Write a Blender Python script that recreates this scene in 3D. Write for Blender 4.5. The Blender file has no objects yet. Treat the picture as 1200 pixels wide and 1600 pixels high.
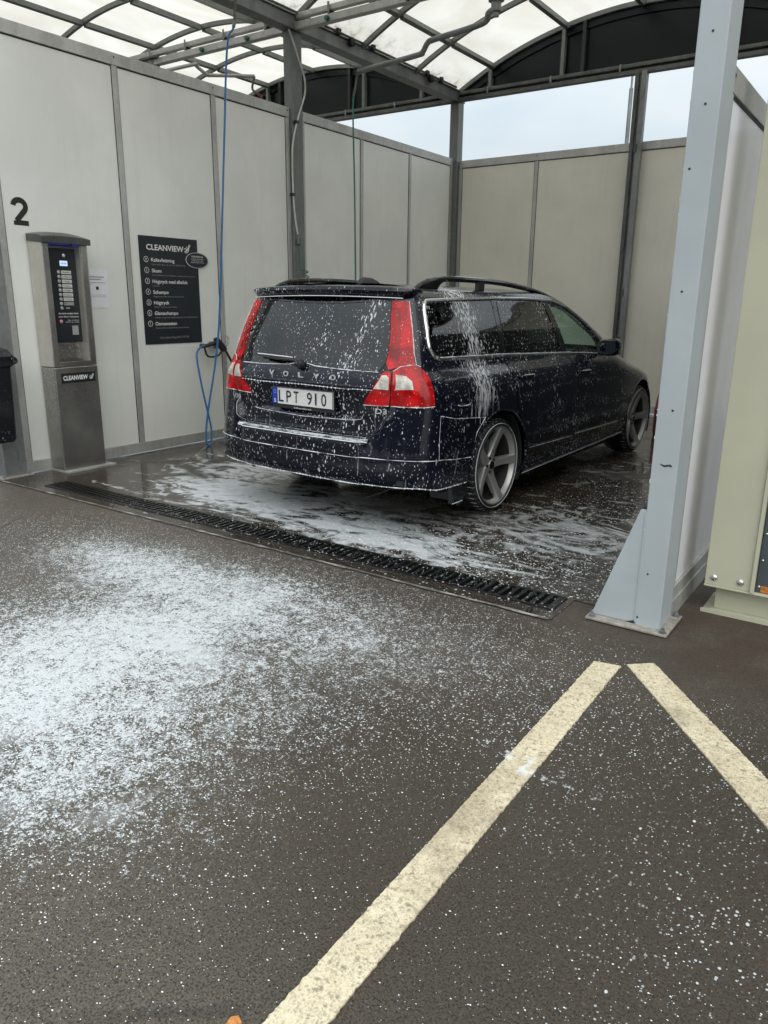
import bpy, bmesh, math, random
import numpy as np
from mathutils import Vector, Matrix
from mathutils.geometry import delaunay_2d_cdt
random.seed(7); rng = np.random.default_rng(7)
S = bpy.context.scene
# ---------------------------------------------------------------- camera
cam_d = bpy.data.cameras.new('camera'); cam = bpy.data.objects.new('camera', cam_d)
S.collection.objects.link(cam); S.camera = cam
cam_d.sensor_fit = 'VERTICAL'; cam_d.sensor_height = 24.0; cam_d.sensor_width = 18.0
cam_d.lens = 1182.3 / 1600 * 24.0; cam_d.clip_start = .05; cam_d.clip_end = 900
def cam_rot(pitch, roll, yaw):
    B = np.array([[1,0,0],[0,0,-1],[0,1,0]], float)
    cr, sr = math.cos(roll), math.sin(roll); Rr = np.array([[cr,-sr,0],[sr,cr,0],[0,0,1]])
    cp, sp = math.cos(pitch), math.sin(pitch); Rp = np.array([[1,0,0],[0,cp,sp],[0,-sp,cp]])
    c, s = math.cos(yaw), math.sin(yaw); Ry = np.array([[c,-s,0],[s,c,0],[0,0,1]])
    return Ry @ B @ Rp @ Rr
R3 = cam_rot(.270962, .010257, .603875)
cam.matrix_world = Matrix.Translation((0,0,1.3998)) @ Matrix([list(r) for r in R3]).to_4x4()
# ---------------------------------------------------------------- world, sun, exposure
SUN_EL, SUN_ROT = math.radians(42), math.radians(140)
wd = bpy.data.worlds.new('World'); S.world = wd; wd.use_nodes = True
nt = wd.node_tree; nt.nodes.clear()
def wn(t, **k):
    n = nt.nodes.new(t)
    for a, b in k.items(): setattr(n, a, b)
    return n
sky = wn('ShaderNodeTexSky'); sky.sky_type = 'NISHITA'; sky.sun_disc = False
sky.sun_elevation = SUN_EL; sky.sun_rotation = SUN_ROT; sky.air_density = 1.2; sky.dust_density = 2.5
bg1 = wn('ShaderNodeBackground'); bg1.inputs[1].default_value = .05
nt.links.new(sky.outputs[0], bg1.inputs[0])
tc = wn('ShaderNodeTexCoord'); sep = wn('ShaderNodeSeparateXYZ'); nt.links.new(tc.outputs['Generated'], sep.inputs[0])
ns = wn('ShaderNodeTexNoise'); ns.inputs['Scale'].default_value = 3.2; ns.inputs['Detail'].default_value = 5
ns.inputs['Roughness'].default_value = .5
mp = wn('ShaderNodeMapping'); mp.inputs['Scale'].default_value = (1,1,2.5)
nt.links.new(tc.outputs['Generated'], mp.inputs[0]); nt.links.new(mp.outputs[0], ns.inputs['Vector'])
cr_ = wn('ShaderNodeValToRGB'); cr_.color_ramp.elements[0].position = .35; cr_.color_ramp.elements[1].position = .68
cr_.color_ramp.elements[0].color = (.72,.83,.90,1); cr_.color_ramp.elements[1].color = (.95,.98,1.0,1)
nt.links.new(ns.outputs[0], cr_.inputs[0])
ramp = wn('ShaderNodeMapRange'); nt.links.new(sep.outputs[2], ramp.inputs[0])
ramp.inputs[1].default_value = 0; ramp.inputs[2].default_value = 1; ramp.inputs[3].default_value = .47; ramp.inputs[4].default_value = 1.38
bg2 = wn('ShaderNodeBackground'); nt.links.new(cr_.outputs[0], bg2.inputs[0]); nt.links.new(ramp.outputs[0], bg2.inputs[1])
mx = wn('ShaderNodeMixShader'); mx.inputs[0].default_value = .86
nt.links.new(bg1.outputs[0], mx.inputs[1]); nt.links.new(bg2.outputs[0], mx.inputs[2])
wo = wn('ShaderNodeOutputWorld'); nt.links.new(mx.outputs[0], wo.inputs[0])
sd = bpy.data.lights.new('sun', 'SUN'); sd.energy = .9; sd.angle = math.radians(75); sd.color = (1,.96,.9)
so = bpy.data.objects.new('sun', sd); S.collection.objects.link(so)
so.rotation_euler = (math.radians(90) - SUN_EL, 0, math.radians(180) - SUN_ROT)
S.view_settings.view_transform = 'Standard'; S.view_settings.look = 'None'; S.view_settings.exposure = 0.72
S.view_settings.gamma = 1; S.view_settings.use_curve_mapping = False
# ---------------------------------------------------------------- node helpers
class V:
    def __init__(s, g, o): s.g, s.o = g, o
    def _m(s, op, *a, clamp=False):
        n = s.g.t.nodes.new('ShaderNodeMath'); n.operation = op; n.use_clamp = clamp
        for i, q in enumerate((s,)+a):
            if isinstance(q, V): s.g.t.links.new(q.o, n.inputs[i])
            else: n.inputs[i].default_value = q
        return V(s.g, n.outputs[0])
    def __add__(s, q): return s._m('ADD', q)
    __radd__ = __add__
    def __sub__(s, q): return s._m('SUBTRACT', q)
    def __rsub__(s, q): return (s*-1) + q
    def __mul__(s, q): return s._m('MULTIPLY', q)
    __rmul__ = __mul__
    def __truediv__(s, q): return s._m('DIVIDE', q)
    def __pow__(s, q): return s._m('POWER', q)
    def clamp(s): return s._m('ADD', 0.0, clamp=True)
    def exp(s): return s._m('EXPONENT')
    def max(s, q): return s._m('MAXIMUM', q)
    def min(s, q): return s._m('MINIMUM', q)
    def abs(s): return s._m('ABSOLUTE')
    def step(s, a, b):   # smoothstep a..b
        n = s.g.t.nodes.new('ShaderNodeMapRange'); n.interpolation_type = 'SMOOTHSTEP'
        s.g.t.links.new(s.o, n.inputs[0])
        for i, q in ((1, a), (2, b)):
            if isinstance(q, V): s.g.t.links.new(q.o, n.inputs[i])
            else: n.inputs[i].default_value = q
        return V(s.g, n.outputs[0])
class G:
    def __init__(s, name):
        s.m = bpy.data.materials.new(name); s.m.use_nodes = True; s.t = s.m.node_tree; s.t.nodes.clear()
        s.out = s.t.nodes.new('ShaderNodeOutputMaterial'); s.tc = s.t.nodes.new('ShaderNodeTexCoord')
        s.ge = s.t.nodes.new('ShaderNodeNewGeometry')
    def link(s, a, b): s.t.links.new(a.o if isinstance(a, V) else a, b)
    def coord(s, which='Object', scale=(1,1,1), loc=(0,0,0), rot=(0,0,0)):
        src = s.ge.outputs['Position'] if which == 'World' else s.tc.outputs[which]
        n = s.t.nodes.new('ShaderNodeMapping'); n.inputs['Scale'].default_value = scale
        n.inputs['Location'].default_value = loc; n.inputs['Rotation'].default_value = rot
        s.t.links.new(src, n.inputs[0]); return n.outputs[0]
    def xyz(s, which='World'):
        n = s.t.nodes.new('ShaderNodeSeparateXYZ')
        s.t.links.new(s.ge.outputs['Position'] if which == 'World' else s.tc.outputs[which], n.inputs[0])
        return V(s, n.outputs[0]), V(s, n.outputs[1]), V(s, n.outputs[2])
    def noise(s, co, scale, detail=4, rough=.55, dist=0):
        n = s.t.nodes.new('ShaderNodeTexNoise'); s.t.links.new(co, n.inputs['Vector'])
        n.inputs['Scale'].default_value = scale; n.inputs['Detail'].default_value = detail
        n.inputs['Roughness'].default_value = rough; n.inputs['Distortion'].default_value = dist
        return V(s, n.outputs[0])
    def voro(s, co, scale, rnd=1, feature='F1'):
        n = s.t.nodes.new('ShaderNodeTexVoronoi'); s.t.links.new(co, n.inputs['Vector']); n.feature = feature
        n.inputs['Scale'].default_value = scale; n.inputs['Randomness'].default_value = rnd
        d = V(s, n.outputs['Distance'])
        if feature != 'F1': return d, None
        q = s.t.nodes.new('ShaderNodeSeparateColor'); s.t.links.new(n.outputs['Color'], q.inputs[0])
        return d, V(s, q.outputs[0])
    def mixc(s, f, a, b):
        n = s.t.nodes.new('ShaderNodeMix'); n.data_type = 'RGBA'
        for i, q in ((0, f), (6, a), (7, b)):
            if isinstance(q, V): s.t.links.new(q.o, n.inputs[i])
            elif isinstance(q, (int, float)): n.inputs[i].default_value = q
            elif isinstance(q, tuple): n.inputs[i].default_value = (*q, 1)
            else: s.t.links.new(q, n.inputs[i])
        return n.outputs[2]
    def bsdf(s, col=(.5,.5,.5), rough=.5, metal=0, **k):
        n = s.t.nodes.new('ShaderNodeBsdfPrincipled')
        for nm, q in (('Base Color', col), ('Roughness', rough), ('Metallic', metal), *[(a.replace('_', ' '), b) for a, b in k.items()]):
            i = n.inputs[nm]
            if isinstance(q, V): s.t.links.new(q.o, i)
            elif isinstance(q, bpy.types.NodeSocket): s.t.links.new(q, i)
            elif isinstance(q, tuple): i.default_value = (*q, 1) if len(q) == 3 else q
            else: i.default_value = q
        return n
    def bump(s, h, dist=.002, strength=1.0):
        n = s.t.nodes.new('ShaderNodeBump'); s.link(h, n.inputs['Height']); n.inputs['Distance'].default_value = dist
        n.inputs['Strength'].default_value = strength; return n.outputs[0]
    def mixs(s, f, a, b):
        n = s.t.nodes.new('ShaderNodeMixShader')
        if isinstance(f, V): s.t.links.new(f.o, n.inputs[0])
        elif isinstance(f, (int, float)): n.inputs[0].default_value = f
        else: s.t.links.new(f, n.inputs[0])
        s.t.links.new(a.outputs[0] if hasattr(a, 'outputs') else a, n.inputs[1]); s.t.links.new(b.outputs[0] if hasattr(b, 'outputs') else b, n.inputs[2]); return n
    def done(s, sh): s.t.links.new(sh.outputs[0], s.out.inputs[0]); return s.m
def simple(name, col, rough=.5, metal=0, var=.12, scale=14, bump=0, **k):
    g = G(name); co = g.coord('World'); n = g.noise(co, scale, 5, .6)
    c = g.mixc(n.step(.3, .7), tuple(x*(1-var) for x in col), tuple(x*(1+var) for x in col))
    kw = dict(k)
    if bump: kw['Normal'] = g.bump(g.noise(co, scale*6, 3), bump, .5)
    r = (n*.25 + (rough-.12)).clamp()
    return g.done(g.bsdf(c, r, metal, **kw))
M = {}
# foam flecks, in a thing's own coordinates
def foam_mask(g, amount=1.0, which='Object', big=1.0):
    a = g.coord(which, (1,1,.36)); dn = g.noise(g.coord(which), 2.6, 4, .65).step(.25, .75)
    d1, c1 = g.voro(a, 140/big); d2, c2 = g.voro(a, 86/big); d3, c3 = g.voro(g.coord(which, (1,1,.13)), 62/big)
    m = ((c1**2.4)*.50*amount*(dn*.75+.45) - d1).step(0, .12)*.85
    m = m.max(((c2**5.5)*.52*amount*(dn+.25) - d2).step(0, .07)*.92)
    m = m.max(((c3**8)*.42*amount*(dn*.8+.3) - d3).step(0, .06)*.6)
    return m
def foamy(g, base, mask, col=(.70,.73,.75)):
    f = g.bsdf(col, .45, 0, Normal=g.bump(mask, .002, .6)); return g.mixs(mask, base, f)
def paint(name, col, amount=1.0, rough=.13, streak=True, shelf=False, **k):
    g = G(name); x, y, z = g.xyz('Object'); m = foam_mask(g, amount)
    n = g.noise(g.coord('Object', (24,24,1.8)), 3.0, 5, .66, .35)
    if streak:
        run = (((y+.22)/.17)**2 * -1).exp() * x.step(.2, .5) * z.step(.55, .8)
        dr = (n - (.66 - run*.20)).step(0, .035)*run.step(.05, .3)*.8
        n2 = g.noise(g.coord('Object', (9,9,1.2)), 4.0, 5, .65, .8)
        dr = dr.max((n2 - .635).step(0, .05)*.32*z.step(.2,.4))
        m = m.max(dr)
    if shelf:
        n3 = g.noise(g.coord('Object', (3.5,16,16)), 3.2, 6, .65, 1.2)
        m = m.max((n3 - .43).step(0, .12)*.92)
    b = g.bsdf(col, (g.noise(g.coord('Object'), 30, 3)*.06 + rough), 0, Coat_Weight=.35, Coat_Roughness=.05, Specular_IOR_Level=.28, **k)
    return g.done(foamy(g, b, m))
M['paint'] = paint('navy_car_paint', (.0045,.0055,.0125), 1.0)
M['paint_shelf'] = paint('navy_paint_under_foam', (.0045,.0055,.0125), 1.2, shelf=True)
M['plastic'] = simple('black_plastic', (.018,.018,.02), .42)
M['gloss_black'] = paint('gloss_black_trim', (.008,.008,.009), .6, streak=False)
M['chrome'] = paint('bright_window_trim', (.62,.62,.62), 1.0, .2, False, Metallic=1.0)
def glassm(name, tint, op, streak=True, am=.9):
    g = G(name); m = foam_mask(g, am); x, y, z = g.xyz('Object')
    if streak:
        n = g.noise(g.coord('Object', (24,24,1.6)), 3.0, 5, .66, .35)
        run = (((y+.20)/.15)**2 * -1).exp() * x.step(.2, .5)
        m = m.max((n - (.67 - run*.19)).step(0, .035)*run.step(.05, .3)*.8)
        run2 = (((x-.40+(z-1.2)*-.25)/.085)**2 * -1).exp() * (1 - y.step(-.7,-.5))
        m = m.max((g.noise(g.coord('Object', (44,30,1.7), rot=(0,.10,0)), 2.2, 4, .6, .25) - (.70 - run2*.13)).step(0, .03)*run2.step(.05,.4)*.85)
    tr = g.t.nodes.new('ShaderNodeBsdfTransparent'); tr.inputs[0].default_value = (*tint, 1)
    gl = g.t.nodes.new('ShaderNodeBsdfGlossy'); gl.inputs['Roughness'].default_value = .03; gl.inputs[0].default_value = (1,1,1,1)
    dt = g.t.nodes.new('ShaderNodeVectorMath'); dt.operation = 'DOT_PRODUCT'
    g.t.links.new(g.ge.outputs['Incoming'], dt.inputs[0]); g.t.links.new(g.ge.outputs['Normal'], dt.inputs[1])
    f0 = ((op-1)/(op+1))**2; c_ = (V(g, dt.outputs['Value']).abs()*-1 + 1).clamp()
    return g.done(foamy(g, g.mixs((c_**5)*(1-f0) + f0, tr, gl), m))
M['glass_dark'] = glassm('privacy_glass', (.06,.065,.07), 1.68)
M['glass_green'] = glassm('green_tinted_glass', (.66,.80,.73), 1.52, False, .8)
def lens(name, col, rough=.12, am=.7, wave=60, emit=None):
    g = G(name); co = g.coord('Object'); d, c = g.voro(g.coord('Object', (1,.3,1)), wave, .3)
    nn = g.noise(co, 9, 4, .6, .8).step(.4,.62); cc = g.mixc((nn*.75 + d*.25).clamp(), col, tuple(x*.42 for x in col))
    b = g.bsdf(cc, rough, 0, Specular_IOR_Level=.35, Normal=g.bump(d, .002, .15))
    return g.done(foamy(g, b, foam_mask(g, am)))
M['red_lens'] = lens('red_tail_lens', (.62,.005,.008)); M['dark_red_lens'] = lens('ribbed_red_lens', (.36,.006,.008), wave=110)
M['clear_lens'] = lens('clear_reversing_lens', (.74,.70,.62), wave=70)
def tyre_mat():
    g = G('tyre_rubber'); b = g.bsdf((.012,.012,.012), .5); return g.done(foamy(g, b, foam_mask(g, .75, big=1.3)))
M['rubber'] = tyre_mat()
g = G('grey_alloy'); n = g.noise(g.coord('Object'), 12, 5); M['alloy'] = g.done(foamy(g, g.bsdf(g.mixc(n, (.34,.34,.325), (.52,.52,.495)), .34, .5), foam_mask(g, .5)))
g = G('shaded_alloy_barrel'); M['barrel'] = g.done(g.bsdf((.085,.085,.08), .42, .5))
g = G('machined_rim_lip'); M['lip'] = g.done(g.bsdf((.42,.42,.40), .28, .9))
M['foam'] = simple('white_foam', (.80,.83,.85), .55, 0, .04, 60, .002)
M['interior'] = simple('dark_interior', (.02,.02,.02), .8)
M['plate_white'] = simple('plate_white', (.66,.66,.64), .35, 0, .04); M['plate_blue'] = simple('plate_blue', (.01,.05,.35), .35, 0, .05)
M['black_print'] = simple('black_print', (.012,.012,.013), .45, 0, .05); M['white_print'] = simple('white_print', (.72,.72,.70), .5, 0, .04)
M['grey_print'] = simple('grey_print', (.30,.30,.30), .5, 0, .04)
M['badge'] = simple('badge_silver', (.75,.75,.75), .25, .6, .05)
# walls and metal
def panel_mat(name, col, splash=True):
    g = G(name); x, y, z = g.xyz('World'); co = g.coord('World'); n = g.noise(co, 1.3, 6, .6, .4)
    st = g.noise(g.coord('World', (9,9,.7)), 1.6, 5, .6)
    c = g.mixc(n.step(.25,.75), tuple(q*.92 for q in col), tuple(q*1.05 for q in col))
    c = g.mixc((st.step(.5,.8)*.13 + (1-z.step(.05,.9))*.30*n.step(.3,.65)).clamp(), c, (col[0]*.62, col[1]*.60, col[2]*.52))
    d, cc = g.voro(g.coord('World'), 16); sp = ((cc**8)*.10 - d).step(0,.02)*.4
    c = g.mixc(sp, c, (.25,.24,.22))
    return g.done(g.bsdf(c, .36+.0, 0, Normal=g.bump(g.noise(co, 3, 2), .01, .12), Coat_Weight=.15))
M['panel'] = panel_mat('grey_wall_panel', (.72,.73,.69))
M['panel_back'] = panel_mat('beige_grey_wall_panel', (.71,.69,.61))
M['panel_white'] = panel_mat('white_wall_panel', (.88,.88,.93))
def metal_mat(name, a, b, rough=.42, metal=.7, scale=5, wet=True):
    g = G(name); co = g.coord('World'); n = g.noise(g.coord('World', (1,1,.35)), scale, 6, .65, .3); d, c = g.voro(co, 34)
    col = g.mixc((n.step(.3,.7)*.75 + c*.25).clamp(), a, b)
    sc = g.noise(g.coord('World', (6,6,1)), 9, 4).step(.62,.74)
    col = g.mixc(sc*.35, col, tuple(q*.45 for q in a))
    return g.done(g.bsdf(col, (n*.3 + rough-.15), metal, Normal=g.bump(g.noise(co, 40, 3), .001, .4)))
M['alu'] = metal_mat('dull_aluminium', (.36,.36,.34), (.54,.54,.52), .5, .45)
M['grimy'] = metal_mat('grimy_plate', (.20,.17,.13), (.42,.40,.36), .6, .1, 30)
M['galv'] = metal_mat('galvanised_steel', (.15,.16,.16), (.28,.29,.29), .5, .45)
M['galv_dark'] = metal_mat('dark_galvanised_steel', (.06,.063,.06), (.14,.145,.14), .5, .4)
M['rib'] = metal_mat('painted_roof_steel', (.12,.13,.125), (.20,.21,.20), .5, .25)
M['post'] = simple('blue_grey_post_paint', (.40,.445,.465), .5, 0, .05, 3, .0008)
M['steel'] = metal_mat('brushed_stainless', (.46,.45,.41), (.62,.60,.55), .36, .6, 3)
g = G('wet_stainless'); d, c = g.voro(g.coord('World', (1,1,.7)), 95); n = g.noise(g.coord('World'), 2.5, 5)
x_, y_, z_ = g.xyz('World'); m_ = ((c*.62) - d).step(0,.12)*z_.step(.25,.6)
M['steel_wet'] = g.done(g.bsdf(g.mixc(m_*.55, g.mixc(n.step(.3,.7), (.28,.27,.255), (.42,.405,.38)), (.62,.61,.58)), (n*.2+.22), .85, Normal=g.bump(m_, .001, .6)))
M['cream'] = simple('cream_cabinet_paint', (.50,.50,.38), .45, 0, .04, 2, .0006)
M['dark_panel'] = simple('dark_grey_cabinet_panel', (.07,.085,.095), .4, 0, .1, 3)
M['rust'] = simple('orange_rust', (.40,.14,.03), .8, 0, .4, 60)
M['sign'] = simple('sign_black', (.014,.018,.022), .38, 0, .1, 3)
M['hose_blue'] = simple('blue_hose', (.02,.13,.32), .35, 0, .08); M['hose_green'] = simple('green_hose', (.012,.13,.09), .35, 0, .08)
M['cable_white'] = simple('pale_cable', (.55,.55,.52), .5); M['red'] = simple('red_plastic', (.25,.006,.016), .35, 0, .1, 4)
M['paper'] = simple('paper_white', (.72,.72,.76), .6, 0, .03)
M['gasket'] = simple('black_gasket', (.02,.02,.02), .6)
g = G('translucent_roof_sheet'); n = g.noise(g.coord('World', (1,.5,1)), 1.6, 6, .6, 1.0); x_, y_, z_ = g.xyz('World')
alg = (g.noise(g.coord('World', (3,3,3)), 3.5, 7, .75).step(.46,.70) * (1 - z_.step(4.22,4.42)))
sc = g.mixc(alg*.55, g.mixc(n.step(.3,.7), (.86,.83,.775), (.94,.92,.88)), (.22,.20,.15))
tl = g.t.nodes.new('ShaderNodeBsdfTranslucent'); g.t.links.new(sc, tl.inputs[0])
df = g.bsdf(sc, .35); M['roof'] = g.done(g.mixs(.16, tl, df))
g = G('smoked_gable_sheet'); M['gable'] = g.done(g.bsdf((.006,.009,.011), .3, 0, Specular_IOR_Level=.2))
# ---------------------------------------------------------------- mesh helpers
class MB:
    def __init__(s): s.v = []; s.f = []
    def add(s, v, f):
        o = len(s.v); s.v += [tuple(map(float, p)) for p in v]; s.f += [tuple(i+o for i in q) for q in f]; return s
    def box(s, a, b):
        x0,y0,z0 = a; x1,y1,z1 = b
        return s.add([(x0,y0,z0),(x1,y0,z0),(x1,y1,z0),(x0,y1,z0),(x0,y0,z1),(x1,y0,z1),(x1,y1,z1),(x0,y1,z1)],
                     [(0,3,2,1),(4,5,6,7),(0,1,5,4),(1,2,6,5),(2,3,7,6),(3,0,4,7)])
    def tube(s, pts, r, n=8, closed=False):
        P = [Vector(p) for p in pts]; m = len(P); rings = []; N0 = None
        for i, p in enumerate(P):
            t = ((P[(i+1) % m] - P[i-1]) if closed else (P[min(i+1, m-1)] - P[max(i-1, 0)])).normalized()
            if N0 is None:
                N0 = t.cross(Vector((0,0,1)) if abs(t.z) < .9 else Vector((1,0,0))).normalized()
            N0 = (N0 - t*N0.dot(t)); N0 = N0.normalized() if N0.length > 1e-6 else t.orthogonal().normalized()
            B = t.cross(N0); rr = r(i/(m-1)) if callable(r) else r
            rings.append([tuple(p + (N0*math.cos(2*math.pi*k/n) + B*math.sin(2*math.pi*k/n))*rr) for k in range(n)])
        v = [q for R_ in rings for q in R_]; f = []
        for i in range(m if closed else m-1):
            for k in range(n):
                a, b = i*n+k, i*n+(k+1) % n; j = ((i+1) % m)*n
                f.append((a, b, j+(k+1) % n, j+k))
        if not closed: f += [tuple(range(n))[::-1], tuple((m-1)*n+k for k in range(n))]
        return s.add(v, f)
    def prism(s, poly, axis, a, b):    # extrude 2D polygon along axis
        def m3(p, t): return (t, p[0], p[1]) if axis == 0 else (p[0], t, p[1]) if axis == 1 else (p[0], p[1], t)
        n = len(poly); v = [m3(p, a) for p in poly] + [m3(p, b) for p in poly]
        return s.add(v, [tuple(range(n))[::-1], tuple(range(n, 2*n))] + [(i, (i+1) % n, n+(i+1) % n, n+i) for i in range(n)])
    def lathe(s, prof, n, axis=2, c=(0,0,0), closed=False):   # prof: (r, t)
        v = []; f = []; m = len(prof)
        for r, t in prof:
            for k in range(n):
                a = 2*math.pi*k/n; p = (r*math.cos(a), r*math.sin(a))
                q = (p[0], p[1], t) if axis == 2 else (t, p[0], p[1]) if axis == 0 else (p[0], t, p[1])
                v.append((q[0]+c[0], q[1]+c[1], q[2]+c[2]))
        for i in range(m if closed else m-1):
            for k in range(n):
                j = ((i+1) % m)*n; f.append((i*n+k, i*n+(k+1) % n, j+(k+1) % n, j+k))
        return s.add(v, f)
    def build(s, name, mat, parent=None, smooth=False, bevel=0, fixn=True, angle=35):
        me = bpy.data.meshes.new(name); me.from_pydata(s.v, [], s.f); me.materials.append(M[mat] if isinstance(mat, str) else mat)
        if fixn:
            bm = bmesh.new(); bm.from_mesh(me); bmesh.ops.recalc_face_normals(bm, faces=bm.faces); bm.to_mesh(me); bm.free()
        if smooth:
            me.polygons.foreach_set('use_smooth', [True]*len(me.polygons))
            if angle: me.set_sharp_from_angle(angle=math.radians(angle))
        o = bpy.data.objects.new(name, me); S.collection.objects.link(o)
        if parent: o.parent = parent
        if bevel:
            b = o.modifiers.new('bevel', 'BEVEL'); b.width = bevel; b.segments = 2; b.limit_method = 'ANGLE'
        return o
def tag(o, label, cat, group=None):
    o['label'] = label; o['category'] = cat
    if group: o['group'] = group
    return o
def thing(name, label, cat, loc=(0,0,0), rz=0, group=None):
    o = bpy.data.objects.new(name, None); S.collection.objects.link(o); o.empty_display_size = .2
    o.location = loc; o.rotation_euler = (0,0,rz); return tag(o, label, cat, group)
def struct(o): o['kind'] = 'structure'; return o
def stuff(o): o['kind'] = 'stuff'; return o
def box(name, mat, a, b, parent=None, bevel=0): return MB().box(a, b).build(name, mat, parent, bevel=bevel)
def tube(name, mat, pts, r, parent=None, n=8, closed=False): return MB().tube(pts, r, n, closed).build(name, mat, parent, smooth=True)
def spline(pts, k=8):
    P = [Vector(p) for p in pts]; out = []
    for i in range(len(P)-1):
        a, b, c, d = P[max(i-1,0)], P[i], P[i+1], P[min(i+2, len(P)-1)]
        for j in range(k):
            t = j/k; out.append(tuple(.5*((2*b) + (c-a)*t + (2*a-5*b+4*c-d)*t*t + (3*b-a-3*c+d)*t**3)))
    return out + [tuple(P[-1])]
_caps = {}
def text_geo(s, bold=0.0):
    cu = bpy.data.curves.new('lettering', 'FONT'); cu.body = s; cu.size = 1; cu.offset = bold; cu.resolution_u = 3
    o = bpy.data.objects.new('lettering', cu); S.collection.objects.link(o); bpy.context.view_layer.update()
    me = bpy.data.meshes.new_from_object(o.evaluated_get(bpy.context.evaluated_depsgraph_get()))
    v = [tuple(q.co) for q in me.vertices]; f = [tuple(p.vertices) for p in me.polygons]
    bpy.data.objects.remove(o); bpy.data.curves.remove(cu); bpy.data.meshes.remove(me); return v, f
def lettering(items, name, mat, parent, lift=.002):
    """items: (text, left_point, right_vec, up_vec, cap_height, width, bold)"""
    mb = MB()
    for s, p, rv, uv, h, w, bold in items:
        v, f = text_geo(s, bold)
        if not v: continue
        x0 = min(q[0] for q in v); x1 = max(q[0] for q in v)
        sx = (w/(x1-x0)) if w else h/.69; sy = h/.69
        rv_, uv_, p_ = Vector(rv), Vector(uv), Vector(p); nrm = rv_.cross(uv_)
        mb.add([tuple(p_ + rv_*((q[0]-x0)*sx) + uv_*(q[1]*sy) + nrm*lift) for q in v], f)
    return stuff(mb.build(name, mat, parent, fixn=False))
def quad(p, rv, uv, w, h, lift, mb=None, t=None):
    rv, uv, p = Vector(rv), Vector(uv), Vector(p); n = rv.cross(uv); q = [p, p+rv*w, p+rv*w+uv*h, p+uv*h]
    mb = mb or MB(); b = [x + n*lift for x in q]; a = [x + n*(lift-(t or .001)) for x in q]
    mb.add([tuple(x) for x in a+b], [(3,2,1,0),(4,5,6,7),(0,1,5,4),(1,2,6,5),(2,3,7,6),(3,0,4,7)]); return mb
def disc(p, rv, uv, r, lift, mb, n=20, r0=0, sy=1):
    rv, uv, p = Vector(rv), Vector(uv), Vector(p); nn = rv.cross(uv)
    A = [tuple(p + rv*(r*math.cos(2*math.pi*k/n)) + uv*(sy*r*math.sin(2*math.pi*k/n)) + nn*lift) for k in range(n)]
    if r0:
        B = [tuple(p + rv*(r0*math.cos(2*math.pi*k/n)) + uv*(sy*r0*math.sin(2*math.pi*k/n)) + nn*lift) for k in range(n)]
        mb.add(A+B, [(k, (k+1) % n, n+(k+1) % n, n+k) for k in range(n)])
    else: mb.add(A, [tuple(range(n))])
    return mb
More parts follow.
